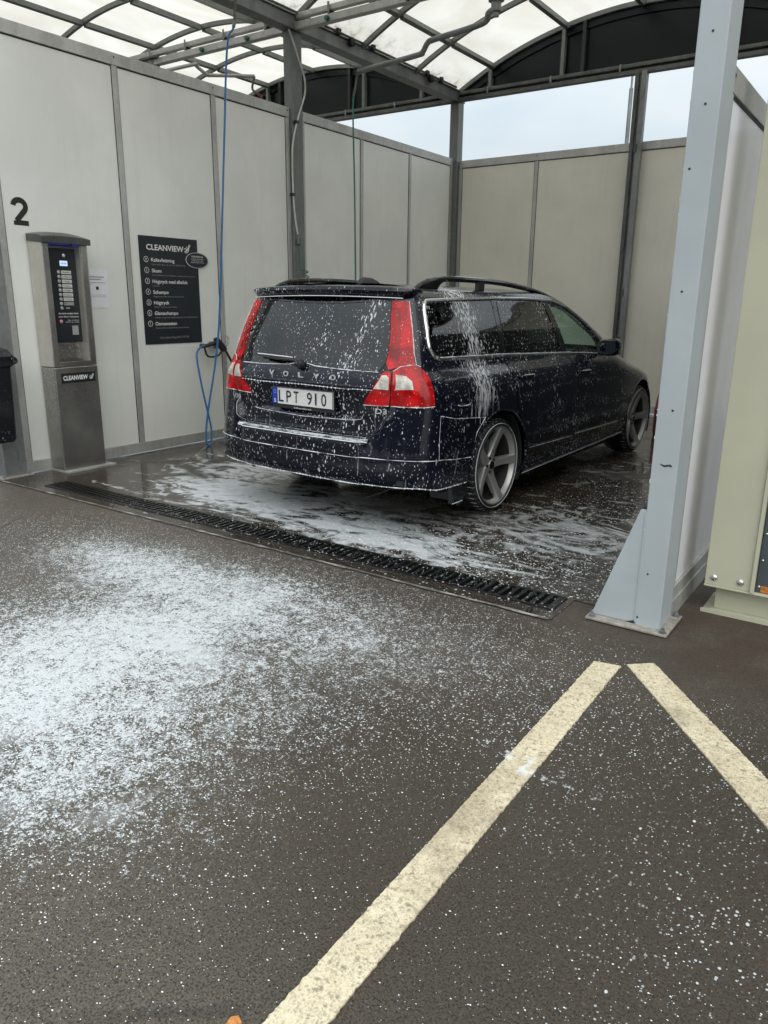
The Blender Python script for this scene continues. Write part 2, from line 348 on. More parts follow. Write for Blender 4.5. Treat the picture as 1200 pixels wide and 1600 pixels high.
# ================================================================ ground
def gauss(x, y, xc, yc, sx, sy, rot=0):
    c, s = math.cos(rot), math.sin(rot); dx, dy = x-xc, y-yc
    return (((dx*c + dy*s)/sx)**2*-.5 + ((dy*c - dx*s)/sy)**2*-.5).exp()
APRON = [(-2.62,1.42,.78,.56,-.30,1.0), (-3.4,2.45,.85,.36,0,.62), (-2.5,2.45,.95,.42,0,.62), (-1.65,2.55,.75,.42,0,.42), (-1.68,1.80,.42,.40,0,.46), (-.2,1.35,.25,.25,0,.10), (-1.90,.98,.38,.25,.3,.50)]
def ground_mat(name, bay):
    g = G(name); x, y, z = g.xyz('World'); co = g.coord('World'); big = g.noise(co, .55, 5, .6); mid = g.noise(co, 3.2, 5, .62)
    fine = g.noise(co, 75, 3, .7); d, c = g.voro(co, 150); d2, c2 = g.voro(co, 310)
    if not bay:
        base = g.mixc(big.step(.3,.7), (.082,.068,.050), (.118,.099,.073))
        base = g.mixc(((mid.step(.35,.7))*.5), base, (.092,.082,.066))
        base = g.mixc(((c**2.5) * (.5-d).step(0,.3)).min(1)*.70, base, (.125,.110,.085)); d5, c5 = g.voro(co, 165); pit = g.noise(co, 185, 3, .6); pit2 = (1-pit).step(.53,.66); base = g.mixc(pit2*.60, base, (.014,.013,.012)); base = g.mixc((1-c5).step(.66,.84)*(.60-d5).step(0,.25)*.7, base, (.014,.013,.012)); base = g.mixc((1-c2).step(.7,.95)*.5, base, (.02,.018,.016)); d4, c4 = g.voro(co, 62); base = g.mixc((c4**9)*(.33-d4).step(0,.1)*.6, base, (.22,.21,.19))
        brown = gauss(x, y, -.40, 3.3, .60, .42); base = g.mixc(brown*mid.step(.3,.6)*.7, base, (.050,.027,.018))
        stain = gauss(x, y, -1.05, 1.83, .16, .07, -.5)*mid.step(.3,.5); base = g.mixc(stain*.5, base, (.05,.042,.025))
        cr = g.voro(g.coord('World', (1,1,1)), .42, 1, 'DISTANCE_TO_EDGE')[0]
        crack = (1 - (cr + (mid-.5)*.03).abs().step(.001,.006))*g.noise(co, .9, 2).step(.56,.66)
        base = g.mixc(crack*.45, base, (.02,.018,.016))
        wet = (gauss(x, y, -.45, 1.75, .75, .65)*.95).max(gauss(x, y, -1.15, 1.75, .42, .30, -.4).max(gauss(x, y, -.55, 1.9, .45, .25)*.7).max(gauss(x, y, -1.6, 2.9, 1.2, .18)*.6)*(big*1.2+.3)*(mid*.8+.5)).step(.10,.60)
        base = g.mixc(wet*.58, base, (.034,.025,.016))
        rough = (mid*.35 + .30 + c*.15 - wet*.10); bumph = c*.4 + fine*.5 - crack*.6 - pit2*.8
    else:
        base = g.mixc(big.step(.3,.7), (.024,.018,.013), (.044,.034,.024))
        base = g.mixc(mid.step(.4,.7)*.6, base, (.034,.028,.022)); base = g.mixc((c**4)*.45, base, (.14,.125,.105))
        base = g.mixc((1-c2).step(.8,.97)*.5, base, (.02,.017,.014))
        cr = g.voro(g.coord('World', (1,1,1), (.3,.2,0)), .5, 1, 'DISTANCE_TO_EDGE')[0]
        crack = (1 - (cr + (mid-.5)*.03).abs().step(.001,.005))*.8
        base = g.mixc(crack*.8, base, (.016,.013,.011))
        pud = g.noise(co, 1.3, 4, .5).step(.34,.52)
        rough = (.30 - pud*.24 + c*.05); bumph = (c*.4 + fine*.5)*(1.1-pud) - crack*2
    # foam
    dens = None
    for a in APRON:
        q = gauss(x, y, *a[:5])*a[5]; dens = q if dens is None else dens.max(q) + dens.min(q)*.5
    warp = g.noise(co, 1.7, 4, .6)
    na = g.noise(co, 95, 4, .85, .1)
    nb = g.noise(co, 15, 4, .7); nc = g.noise(g.coord('World', (1,.85,1), rot=(0,0,.3)), 36, 4, .8, .2); grain = na*.50 + nc*.32 + nb*.18
    dens = (dens*(warp*1.0+.5))
    if not bay:
        thr = .628 - dens.min(1.0)*.170 - dens.step(.7,1.15)*.022
        m = (grain - thr).step(0,.045)*.93
        film = (g.noise(g.coord('World', (1,.5,1), rot=(0,0,.45)), 5, 5, .6) - (.80 - dens.min(1.1)*.36)).step(0,.22)*.30
        m = m.max(film)
        near = y.step(.6,2.2)*.75 + x.step(-.9,-.3)*.45 + dens.min(1)*.8; near = near.min(1)*(1-brown*.9)
        dd, dc = g.voro(g.coord('World', (1,.8,1)), 52); spk = ((dc**(9 - 5.0*dens.min(1)))*.27*near - dd - (fine-.5)*.30).step(0,.05)*.85
        dd2, dc2 = g.voro(co, 105); spk2 = ((dc2**3.6)*.50*near - dd2).step(0,.1)*.8*g.noise(co, 1.1, 3).step(.3,.6)
        m = m.max(spk).max(spk2)
        splash = gauss(x, y, -.80, 1.98, .22, .05, -.15); m = m.max((g.noise(co, 22, 5, .7) - (.72 - splash*.20)).step(0,.08)*splash.step(.15,.4)*.8)
        tyre = gauss(x, y, -2.33, 1.90, .23, .07, -.1); m = m.max(tyre.step(.45,.8)*.80*nb.step(.25,.55))
        paint_ = None
    else:
        wv = g.noise(g.coord('World', (.8,1,1), rot=(0,0,.3)), 1.9, 6, .55, 3.2); w2 = g.noise(g.coord('World', (.6,1.35,1), rot=(0,0,-.2)), 1.9, 4, .52, 4.2)
        reg = (gauss(x, y, -3.9, 3.95, .80, .42, -.05)*1.35).max(gauss(x, y, -2.6, 3.68, .75, .24)*1.25).max(gauss(x, y, -4.4, 4.5, .65, .6)*1.0).max(gauss(x, y, -3.2, 4.25, 1.0, .35)*.95).max(gauss(x, y, -1.75, 4.45, .55, .5, .3)*.95).max(gauss(x, y, -1.95, 6.3, .3, .9)*.42).max(gauss(x, y, -4.9, 8, .5, 2.2)*.5)
        ringn = ((wv*26.0)._m('SINE')*.5+.5)
        film = ((w2*.80 + ringn*.14 + nb*.08) - (.66 - reg*.34)).step(0,.26)*(.66 + nb*.28 + (1-y.step(3.6,4.3))*.10).min(.92)*(1 - gauss(x, y, -3.0, 4.55, .75, .33)*.85)
        film = film*(nb*.6+.62).min(1)
        dd, dc = g.voro(g.coord('World', (1,.8,1)), 48); spk = ((dc**3.0)*.42 - dd).step(0,.1)*.8
        fr = gauss(x, y, -1.9, 3.6, 1.5, .55).max(gauss(x, y, -1.5, 5.5, .45, 1.6)*.8)
        m = film.max(spk*(fr*.9+.12)).max((grain - (.64 - fr*.10)).step(0,.05)*.75*fr)
        edge = (gauss(x, y, -2.9, 10.05, 2.6, .05))*nb.step(.4,.6); m = m.max(edge*.9)
    f = g.bsdf((.63,.665,.68), .5, 0, Normal=g.bump(m+grain*.3, .006, .5))
    b = g.bsdf(base, rough, 0, Normal=g.bump(bumph, .0035, .8))
    if not bay: b.inputs['Specular IOR Level'].default_value = .42
    return g.done(g.mixs(m, b, f))
M['asphalt'] = ground_mat('wet_asphalt', False); M['bay_floor'] = ground_mat('wet_wash_bay_floor', True)
DX0, DX1, DY0, DY1 = -5.385, -1.225, 3.185, 3.372
mb = MB(); L_ = 260
def sheet(mb, x0, y0, x1, y1, z): mb.add([(x0,y0,z),(x1,y0,z),(x1,y1,z),(x0,y1,z)], [(0,1,2,3)])
sheet(mb,-L_,-L_,L_,DY0,0); sheet(mb,-L_,DY1,L_,L_,0); sheet(mb,-L_,DY0,DX0,DY1,0); sheet(mb,DX1,DY0,L_,DY1,0)
struct(mb.build('ground', 'asphalt', fixn=False))
mb = MB(); BX0, BX1, BY0, BY1 = -10.9, -.84, 3.085, 10.4
sheet(mb,BX0,BY0,-1.19,DY0,.004); sheet(mb,BX0,DY1,BX1,BY1,.004); sheet(mb,BX0,DY0,DX0,DY1,.004); sheet(mb,DX1,DY0,-1.19,DY1,.004)
struct(mb.build('wash_bay_floor', 'bay_floor', fixn=False))
g = G('joint_sealant'); x, y, z = g.xyz('World'); n = g.noise(g.coord('World'), 9, 5, .7)
M['joint'] = g.done(g.bsdf(g.mixc(n.step(.45,.65), (.11,.105,.095), (.36,.36,.34)), .5))
mb = MB(); xs = np.arange(-6.0, -1.15, .05)
top = [(x, 3.088 + random.uniform(-.004,.004), .007) for x in xs]; bot = [(x, 3.068 + random.uniform(-.006,.004), .0075) for x in xs]
mb.add(bot+top, [(i, i+1, len(xs)+i+1, len(xs)+i) for i in range(len(xs)-1)])
struct(mb.build('joint_line', 'joint', fixn=False))
# painted lines
def line_mat():
    g = G('cream_line_paint'); co = g.coord('World'); d, c = g.voro(co, 130); n = g.noise(co, 6, 5, .65); nf = g.noise(co, 60, 4, .7)
    col = g.mixc(n.step(.3,.75), (.78,.69,.49), (.66,.57,.39)); g1 = g.noise(co, 230, 3, .8); g0 = g.noise(co, 95, 3, .75); col = g.mixc((1-(g1*.6+g0*.4)).step(.47,.60)*.62, col, (.33,.27,.18)); col = g.mixc((c**2.5)*(.55-d).step(0,.2)*.75, col, (.34,.28,.20)); d6, c6 = g.voro(co, 60); col = g.mixc((c6**12)*(.3-d6).step(0,.1)*.8, col, (.22,.18,.13))
    col = g.mixc((1-nf).step(.52,.66)*.75, col, (.20,.17,.12)); col = g.mixc(g.noise(co, 2.2, 6, .7).step(.48,.66)*g.noise(co, 120, 4, .8).step(.40,.56)*.75, col, (.24,.19,.13))
    x, y, z = g.xyz('World'); dirt = gauss(x, y, -.80, 1.65, .12, .2)*n.step(.35,.6); col = g.mixc(dirt*.5, col, (.26,.20,.13))
    spl = gauss(x, y, -.80, 1.98, .2, .05); col = g.mixc((g.noise(co, 22, 5, .7)-.52).step(0,.1)*spl.step(.2,.6)*.7, col, (.75,.78,.80))
    return g.done(g.bsdf(col, .55, 0, Normal=g.bump(c*.5+nf, .003, .7)))
M['line'] = line_mat()
def strip(name, a0, a1, b0, b1, label):   # a: one long edge, b: the other
    mb = MB(); n = 420; vs = []
    for i in range(n+1):
        t = i/n; j = lambda: random.gauss(0, .0011)
        vs += [(a0[0]+(a1[0]-a0[0])*t + j(), a0[1]+(a1[1]-a0[1])*t + j(), .0055), (b0[0]+(b1[0]-b0[0])*t + j(), b0[1]+(b1[1]-b0[1])*t + j(), .0055)]
    m = len(vs); vs2 = [(x, y, -.002) for x, y, z in vs]
    f = [(2*i, 2*i+1, 2*i+3, 2*i+2) for i in range(n)] + [(2*i, 2*i+2, m+2*i+2, m+2*i) for i in range(n)] + [(2*i+1, m+2*i+1, m+2*i+3, 2*i+3) for i in range(n)] + [(0, m, m+1, 1)]
    mb.add(vs+vs2, f); return struct(mb.build(name, 'line'))
strip('painted_line', (-.882,2.79), (-.849,-.9), (-.779,2.812), (-.738,-.9), '')
strip('painted_line', (-.764,2.838), (.75,1.03), (-.678,2.915), (.86,1.13), '')
# ---------------------------------------------------------------- drain
dr = thing('drain_grate', 'long black slotted drain grate crossing the mouth of the wash bay', 'drain', (0,0,0))
mb = MB(); mb.box((DX0,DY0,-.12),(DX1,DY1,-.11)); mb.box((DX0-.0,DY0,-.11),(DX1,DY0+.004,-.02)); mb.box((DX0,DY1-.004,-.11),(DX1,DY1,-.02))
mb.build('channel', 'gasket', dr)
def grate_mat():
    g = G('foam_spotted_cast_iron'); co = g.coord('World'); d, c = g.voro(co, 75); m = ((c**1.8)*.46 - d).step(0,.1)
    x, y, z = g.xyz('World'); m = m*x.step(-5.0,-3.8)*.85
    return g.done(foamy(g, g.bsdf((.022,.022,.022), .35, .5), m))
M['grate'] = grate_mat()
mb = MB(); mb.box((DX0,DY0,-.02),(DX1,DY0+.016,.011)); mb.box((DX0,DY1-.016,-.02),(DX1,DY1,.011)); mb.box((DX0,DY0+.016,-.02),(DX0+.014,DY1-.016,.011)); mb.box((DX1-.014,DY0+.016,-.02),(DX1,DY1-.016,.011))
mb.build('frame', 'grate', dr)
bar0 = MB().box((-.0095,DY0+.016,-.018),(.0095,DY1-.016,.010)).build('grate_bar', 'grate', dr)
pitch = .0455; nb_ = int((DX1-DX0-.05)/pitch)
for i in range(nb_+1):
    o = bar0 if i == 0 else bar0.copy()
    if i: S.collection.objects.link(o); o.parent = dr
    o.location.x = DX0 + .034 + i*(DX1-DX0-.06)/nb_
# ================================================================ columns
YW = 10.2; XW = -5.87; XP = -.80
def hole(mb, p, rv, uv, r): disc(p, rv, uv, r, .0012, mb, 12)
def column(name, label, x0, x1, y0, y1, ztop, mat, plate=True, gusset=None, holes=()):
    t = thing(name, label, 'column', ((x0+x1)/2, (y0+y1)/2, 0)); ox, oy = t.location.x, t.location.y
    hw, hd = (x1-x0)/2, (y1-y0)/2
    box('post', mat, (-hw,-hd,.012), (hw,hd,ztop), t, .004)
    if plate:
        gl = gusset or 0
        MB().box((-hw-.012-gl,-hd-.05,.004), (hw+.045,hd+.03,.016)).build('base_plate', 'grimy', t, bevel=.003)
        for bx, by in ((hw+.022,-hd-.028),(hw+.022,hd+.008),(-hw-gl+.012,-hd-.028)):
            b = MB().lathe([(0,.014),(.020,.014),(.020,.017),(.011,.017),(.011,.028),(.008,.030),(.008,.038),(0,.038)], 6, 2, (bx,by,0)).build('anchor_bolt', 'galv', t)
    if gusset:
        MB().prism([(-hw-gusset,.017),(-hw-.001,.017),(-hw-.001,.545),(-hw-.025,.545)], 1, -hd+.004, -hd+.010).build('gusset', mat, t, bevel=.002)
        MB().prism([(-hw-gusset,.017),(-hw-.001,.017),(-hw-.001,.545),(-hw-.025,.545)], 1, hd-.045, hd-.039).build('gusset', mat, t, bevel=.002)
        MB().add([(-hw-gusset,-hd+.010,.017),(-hw-.025,-hd+.010,.545),(-hw-.025,hd-.045,.545),(-hw-gusset,hd-.045,.017),(-hw-gusset+.006,-hd+.010,.017),(-hw-.020,-hd+.010,.54),(-hw-.020,hd-.045,.54),(-hw-gusset+.006,hd-.045,.017)],[(0,1,2,3),(7,6,5,4),(0,4,5,1),(3,2,6,7)]).build('gusset_web', mat, t)
    if gusset: MB().add([(-hw-.045,-hd-.0012,.0165),(-hw-.003,-hd-.0012,.0165),(-hw-.003,-hd-.0012,.032)],[(0,1,2)]).build('weld_gap', 'gasket', t, fixn=False)
    if holes:
        mb = MB()
        for hx, hz in holes: disc((hx, -hd, hz), (1,0,0), (0,0,1), .0048, .0012, mb, 12)
        mb.build('bolt_holes', 'gasket', t, fixn=False)
    return t
post = column('steel_column', 'blue-grey square steel post with a sloping gusset foot standing at the right of the drain', -.856, -.748, 3.235, 3.425, 4.12, 'post', True, .20,
    [(.0,2.36),(.002,2.12),(-.008,1.45),(-.02,.26),(.008,.98),(-.03,1.9),(-.045,.05)])
mb = MB()
for k in range(12):      # chipped paint along the front left edge
    z = random.uniform(.35,2.3)**1.0; q = random.uniform(.0005,.002); mb.box((-.0548,-.0958,z),(-.054+q,-.0945,z+random.uniform(.004,.02)))
stuff(mb.build('paint_chips', 'foam', post))
mb = MB()
for k in range(60):      # lumpy weld between gusset and post
    z = .03+.0085*k; mb.lathe([(0,-.006),(.004,-.004),(.005,0),(.004,.004),(0,.006)], 6, 2, (-.0555+random.uniform(-.0015,.0015),-.0925,z))
stuff(mb.build('weld_bead', 'post', post, smooth=True))
MB().add([(-.02,-.0965,.755),(.0,-.0965,.750),(.022,-.0965,.756),(.030,-.0965,.751),(.029,-.0965,.744),(.018,-.0965,.748),(0,-.0965,.742),(-.018,-.0965,.751)], [tuple(range(8))]).build('scuff_mark', 'gasket', post, fixn=False)
column('steel_column', 'grey steel column at the left edge behind the black bin', -5.955, -5.845, 3.14, 3.325, 4.08, 'galv')
column('steel_column', 'grey steel column halfway along the left wall with a pale cable running down it', -5.93, -5.825, 6.665, 6.835, 4.08, 'rib', False)
column('steel_column', 'grey steel column in the far left corner of the wash bay', -5.93, -5.80, 10.13, 10.28, 4.08, 'rib', False)
t = thing('steel_column', 'slim twin-rail galvanised column in front of the rear wall', 'column', (-3.27,10.12,0))
box('post', 'galv_dark', (-.075,-.035,.0), (-.028,.03,4.1), t, .003); box('post', 'galv', (.008,-.05,.0), (.072,.03,4.1), t, .003); box('web', 'galv_dark', (-.028,-.012,.0), (.008,.03,4.1), t)
for zz in (.9,1.5,3.2): box('clamp', 'galv_dark', (-.01,-.065,zz), (.03,-.05,zz+.09), t, .002)
column('steel_column', 'galvanised column of the neighbouring bay behind the right partition', -.86, -.75, 10.13, 10.28, 4.08, 'rib', False)
# ================================================================ walls
def wall_run(name, label, fixed, axis, segs, ztop, mat, sign, lowcut=.055, rail_h=.095, t_rail=.045):
    """fixed: plane coordinate of the face; axis 1 runs along Y (faces sign*X), axis 0 runs along X (faces -Y)"""
    t = thing(name, label, 'wall')
    def bx(nm, m, a, b, z0, z1, d0, d1, bev=0):
        if axis == 1: lo, hi = (min(fixed+sign*d0, fixed+sign*d1), a, z0), (max(fixed+sign*d0, fixed+sign*d1), b, z1)
        else: lo, hi = (a, min(fixed+sign*d0, fixed+sign*d1), z0), (b, max(fixed+sign*d0, fixed+sign*d1), z1)
        return box(nm, m, lo, hi, t, bev)
    for stiles in segs:
        a, b = stiles[0][0], stiles[-1][1]
        bx('top_rail', 'alu', a, b, ztop-rail_h, ztop, -.045, .012, .003)
        bx('bottom_rail', 'alu', a, b, lowcut-.04, lowcut+.05, -.045, .014, .003)
        for s0, s1 in stiles: bx('stile', 'alu', s0, s1, lowcut+.051, ztop-rail_h-.001, -.040, .010, .003)
        for (p0, p1), (q0, q1) in zip(stiles[:-1], stiles[1:]):
            bx('wall_panel', mat, p1, q0, lowcut+.051, ztop-rail_h-.001, -.035, 0)
            bx('gasket', 'gasket', p1-.0, p1+.006, lowcut+.052, ztop-rail_h-.002, 0, .004)
            bx('gasket', 'gasket', q0-.006, q0, lowcut+.052, ztop-rail_h-.002, 0, .004)
            bx('gasket', 'gasket', p1+.006, q0-.006, ztop-rail_h-.010, ztop-rail_h-.002, 0, .004)
        mb = MB()
        for s0, s1 in stiles:
            c = (s0+s1)/2 + .0
            p = (fixed+sign*.0135, c, ztop-.035) if axis == 1 else (c, fixed+sign*.0135, ztop-.035)
            rv = (0,1,0) if axis == 1 else (1,0,0)
            disc(p, (0,sign,0) if axis == 1 else (-sign,0,0), (0,0,1), .008, .001, mb, 8)
        mb.build('rivets', 'gasket', t, fixn=False)
    return t
sw = .026
lw = wall_run('left_wall', 'long left wall of tall pale grey panels carrying the number, machine and sign', XW, 1,
    [[(3.327,3.385),(4.462,4.515),(5.555,5.61),(6.60,6.66)], [(6.84,6.90),(7.93,7.985),(9.0,9.05),(10.07,10.13)]], 3.36, 'panel', 1)
bw = wall_run('rear_wall', 'beige-grey panelled wall closing the back of the wash bay', YW, 0,
    [[(-5.79,-5.74),(-4.635,-4.585),(-3.37,-3.30),(-2.03,-1.98),(-.93,-.87)], [(-.74,-.69),(.42,.47),(1.6,1.65),(2.8,2.85),(4.0,4.05)]], 3.333, 'panel_back', -1)
rw = wall_run('right_partition', 'lower white partition running back behind the blue-grey post', -.765, 1,
    [[(3.43,3.475),(4.6,4.65),(5.78,5.83),(6.96,7.01),(8.14,8.19),(9.3,9.35),(10.05,10.1)]], 2.29, 'panel_white', 1, .10)
box('kerb_rail', 'alu', (-.835,3.43,.0), (-.745,10.1,.085), rw)
box('backing', 'dark_panel', (-.835,3.43,.10), (-.812,10.1,2.28), rw)
# ================================================================ roof
ZE, ZA, HC = 4.20, 4.88, 2.525
RR = (HC*HC + (ZA-ZE)**2)/(2*(ZA-ZE))
def zarch(dx, off=0): return ZA - RR + math.sqrt(max(0, (RR+off)**2 - dx*dx))
YR = [10.15 - 1.137*k for k in range(7)]   # ribs
PUR = [-1.96, -.94, 0.0, .94, 1.96]
def vault(xc, label):
    t = thing('canopy_roof', label, 'roof', (xc,0,0))
    N = 40; xs = [-HC + 2*HC*i/N for i in range(N+1)]
    for k, y in enumerate(YR):
        mb = MB(); ring = []
        for x in xs:
            nx, nz = x/RR, math.sqrt(1-(x/RR)**2); z0 = zarch(x)
            for o_, yy in ((-.055,-.022),(-.055,.022),(-.004,.022),(-.004,-.022)): ring.append((x+nx*o_, y+yy, z0+nz*o_))
        f = []
        for i in range(N):
            for j in range(4): f.append((4*i+j, 4*i+(j+1) % 4, 4*i+4+(j+1) % 4, 4*i+4+j))
        mb.add(ring, f).build('arch_rib', 'rib', t, smooth=True)
    for px in PUR:
        nx, nz = px/RR, math.sqrt(1-(px/RR)**2); z0 = zarch(px)
        tx, tz = nz, -nx; w = .026
        c = [(px+tx*a+nx*b, z0+tz*a+nz*b) for a, b in ((-w,-.075),(w,-.075),(w,-.012),(-w,-.012))]
        for k in range(len(YR)-1):
            MB().prism(c, 1, YR[k+1]+.024, YR[k]-.024).build('purlin', 'rib', t)
    bx = [-HC+.02] + PUR + [HC-.02]
    for k in range(len(YR)-1):
        for a, b in zip(bx[:-1], bx[1:]):
            n = 6; x_ = [a + (b-a)*i/n for i in range(n+1)]; mb = MB()
            P = []
            for x in x_:
                nx, nz = x/RR, math.sqrt(1-(x/RR)**2); z0 = zarch(x)
                for yy in (YR[k+1]+.001, YR[k]-.001): P.append((x, yy, z0+.001))
            for x in x_:
                nx, nz = x/RR, math.sqrt(1-(x/RR)**2); z0 = zarch(x)
                for yy in (YR[k+1]+.001, YR[k]-.001): P.append((x+nx*.006, yy, z0+.001+nz*.006))
            m = 2*(n+1); f = [(2*i,2*i+2,2*i+3,2*i+1) for i in range(n)] + [(m+2*i,m+2*i+1,m+2*i+3,m+2*i+2) for i in range(n)]
            f += [(2*i,m+2*i,m+2*i+2,2*i+2) for i in range(n)] + [(2*i+1,2*i+3,m+2*i+3,m+2*i+1) for i in range(n)]
            mb.add(P, f).build('roof_panel', 'roof', t, smooth=False, fixn=False)
    # gable
    gx = [-HC+.12, -1.99, -.97, -.70, .70, .97, 1.99, HC-.12]
    MB().prism([(x, zarch(x)-.05) for x in xs[1:-1]][::-1] + [(xs[1],4.19),(xs[-2],4.19)], 1, 10.216, 10.222).build('gable_backing', 'gable', t)
    for a, b in zip(gx[:-1], gx[1:]):
        if b-a < .3: continue
        n = 10; up = [(a+.02+(b-a-.04)*i/n) for i in range(n+1)]
        poly = [(x, zarch(x)-.055) for x in up][::-1] + [(x, 4.205) for x in (up[0], up[-1])]
        MB().prism(poly, 1, 10.205, 10.213).build('gable_panel', 'gable', t)
    for a in (-.97,-.70,.70,.97,-1.99,1.99):
        box('mullion', 'rib' if abs(a) == .97 or abs(a)>1.5 else 'gasket', (a-.022,10.13,4.205), (a+.022,10.20,zarch(a)-.05), t)
    mb = MB(); arc = []
    for x in xs:
        nx, nz = x/RR, math.sqrt(1-(x/RR)**2); z0 = zarch(x)
        for o_, yy in ((-.14,10.176),(-.14,10.20),(-.02,10.20),(-.02,10.176)): arc.append((x+nx*o_, yy, z0+nz*o_))
    f = []
    for i in range(N):
        for j in range(4): f.append((4*i+j, 4*i+(j+1) % 4, 4*i+4+(j+1) % 4, 4*i+4+j))
    mb.add(arc, f).build('gable_trim', 'gable', t, smooth=True)
    return t
XC = (XW+XP)/2 - .01
vault(XC, 'arched roof of pale translucent sheets above the wash bay holding the car')
vault(XC-5.07, 'arched translucent roof of the neighbouring bay seen over the left wall')
vault(XC+5.07, 'arched roof over the bay to the right of the blue-grey post')
for xg, lb in ((XW+.0,'grey roof beam running back above the left wall'),(XP+.0,'grey roof beam running back above the right partition')):
    t = thing('roof_beam', lb, 'beam', (xg,0,0))
    box('beam', 'galv', (-.075,2.9,4.085), (.075,10.3,4.205), t, .004)
    mb = MB(); mb.box((-.095,2.9,4.206),(.095,10.3,4.218)); mb.build('gutter_flange', 'rib', t)
    tube('conduit', 'galv_dark', [(.10,2.9,4.232),(.10,10.0,4.232)], .014, t)
    for yy in (7.35,8.0,9.2,9.55,5.2): box('clip', 'gasket', (.055,yy,4.206), (.13,yy+.06,4.262), t, .004)
    for yy in (7.62,9.33): MB().lathe([(0,-.0),(.038,0),(.045,.01),(.045,.05),(.03,.06),(0,.06)], 16, 0, (.08,yy,4.19)).build('pipe_end', 'gasket', t, smooth=True)
def cross(y, x0, x1, lb, back=False):
    t = thing('cross_girder', lb, 'beam', (0,y,0)); a, b = ('galv_dark','galv_dark') if back else ('alu','alu')
    box('upper_tube', a, (x0,-.03,4.155 if back else 4.175), (x1,.03,4.205 if back else 4.235), t, .012)
    box('lower_rail', b, (x0,-.045,4.075), (x1,.035,4.125 if back else 4.145), t, .006)
    if back: box('web', 'gable', (x0,.0,4.126), (x1,.02,4.154), t)
    x = x0+.45
    while x < x1:
        box('bracket', 'galv', (x-.012,-.052,4.125 if back else 4.145), (x+.012,-.046,4.205 if back else 4.25), t, .002)
        if not back: box('strap', 'gasket', (x-.02,-.04,4.146), (x+.02,.03,4.174), t)
        x += .9 if back else .62
    return t
cross(10.14, -10.9, -5.95, 'dark rear girder under the gable of the neighbouring bay', True)
cross(10.14, -5.79, -.87, 'dark galvanised rear girder under the black gable sheets', True)
cross(10.14, -.74, 4.2, 'dark rear girder of the bay right of the post', True)
gl_ = cross(6.73, -8.5, -5.95, 'twin-tube cross girder carrying the swing arm of the neighbouring bay')
gr_ = cross(6.73, -5.79, -.87, 'twin-tube cross girder carrying the swing arm above the car')
for t, xs in ((gl_, (-6.45,-7.15)), (gr_, (-5.35,-4.4))):
    for x in xs: MB().lathe([(0,-.02),(.02,-.02),(.026,0),(.026,.02),(.018,.03),(0,.03)], 10, 1, (x,-.06,4.10)).build('hose_clip', 'hose_green', t, smooth=True)
# ================================================================ swing arms and hoses
def arm(label, pivot, pts, drop, rad=.027, mat='galv'):
    t = thing('swing_arm', label, 'boom')
    x, y, z = pivot
    MB().lathe([(0,z+.20),(.07,z+.20),(.07,z+.06),(.045,z+.05),(.045,z-.02),(.028,z-.03),(.028,z-.06),(0,z-.06)], 20, 2, (x,y,0)).build('swivel', 'galv', t, smooth=True)
    box('mounting_plate', 'galv_dark', (x-.14,y-.10,z+.201), (x+.14,y+.10,z+.225), t, .004)
    tube('arm_pipe', mat, spline([(x,y,z)] + pts, 6), rad, t, 12)
    e = pts[-1]; tube('hose_swivel', 'galv_dark', spline([e, (e[0]-.02,e[1],e[2]-.05), (e[0]-.03,e[1]-.01,e[2]-.14), drop], 5), .013, t)
    return t
arm('bent grey swing arm over the car with the green hose hanging from its end', (-3.51,6.73,3.87), [(-3.62,6.80,3.875),(-3.75,6.93,3.85),(-4.30,7.03,3.84),(-4.42,7.08,3.84),(-4.62,7.30,3.84),(-4.74,7.36,3.84),(-5.57,7.49,3.84)], (-5.62,7.47,3.60))
arm('bent grey swing arm above the left wall with a red-tipped hose', (-8.04,6.73,3.93), [(-7.86,6.62,3.95),(-7.2,6.61,3.95),(-7.25,6.68,3.95),(-7.40,6.98,3.95),(-7.36,7.02,3.95),(-6.965,7.315,3.95)], (-6.90,7.33,3.74), .020, 'alu')
t = thing('red_hose', 'short red hose hanging from the swing arm behind the left wall', 'hose'); tube('hose', 'red', spline([(-6.90,7.33,3.74),(-6.88,7.33,3.6),(-6.88,7.32,2.4)], 6), .012, t)
arm('overhead swing arm whose end holds the blue hose', (-3.4,3.9,4.05), [(-3.9,4.3,4.12),(-4.7,5.0,4.2),(-5.50,5.66,4.18),(-5.60,5.69,4.10)], (-5.615,5.66,3.86))
gh = thing('green_hose', 'thin green hose hanging straight down from the swing arm behind the car', 'hose')
tube('hose', 'hose_green', spline([(-5.62,7.47,3.60),(-5.622,7.46,3.4),(-5.60,7.46,2.6),(-5.58,7.45,1.7),(-5.57,7.45,.9),(-5.4,7.4,.1)], 8), .009, gh)
# ================================================================ blue hose, gun
bh = thing('blue_hose', 'bright blue wash hose hanging down the left wall and looping to a spray gun', 'hose')
hp = [(5.665,3.86),(5.63,3.78),(5.561,3.691),(5.513,3.42),(5.473,3.042),(5.406,2.377),(5.333,1.629),(5.29,1.214),(5.271,1.056),(5.244,.898),(5.203,.698),(5.152,.499),(5.113,.339),(5.089,.218),(5.072,.095),(5.075,.03),(5.098,.014),(5.125,.04),(5.14,.17),(5.113,.331),(5.076,.506),(5.043,.71),(5.031,.845),(5.047,.915),(5.098,.955),(5.152,.968),(5.18,.968)]
P = [(-5.62 + .02*math.sin(i*.35) - (max(0, i-17)*.012), a, b) for i, (a, b) in enumerate(hp)]
tube('hose', 'hose_blue', spline(P, 6), .0095, bh, 10)
tube('ferrule', 'galv', [P[0], (P[1][0],5.64,3.80)], .016, bh)
gn = thing('spray_gun', 'black spray gun hung on the left wall with its lance pointing down', 'spray gun', (-5.76,0,0))
gx = .0
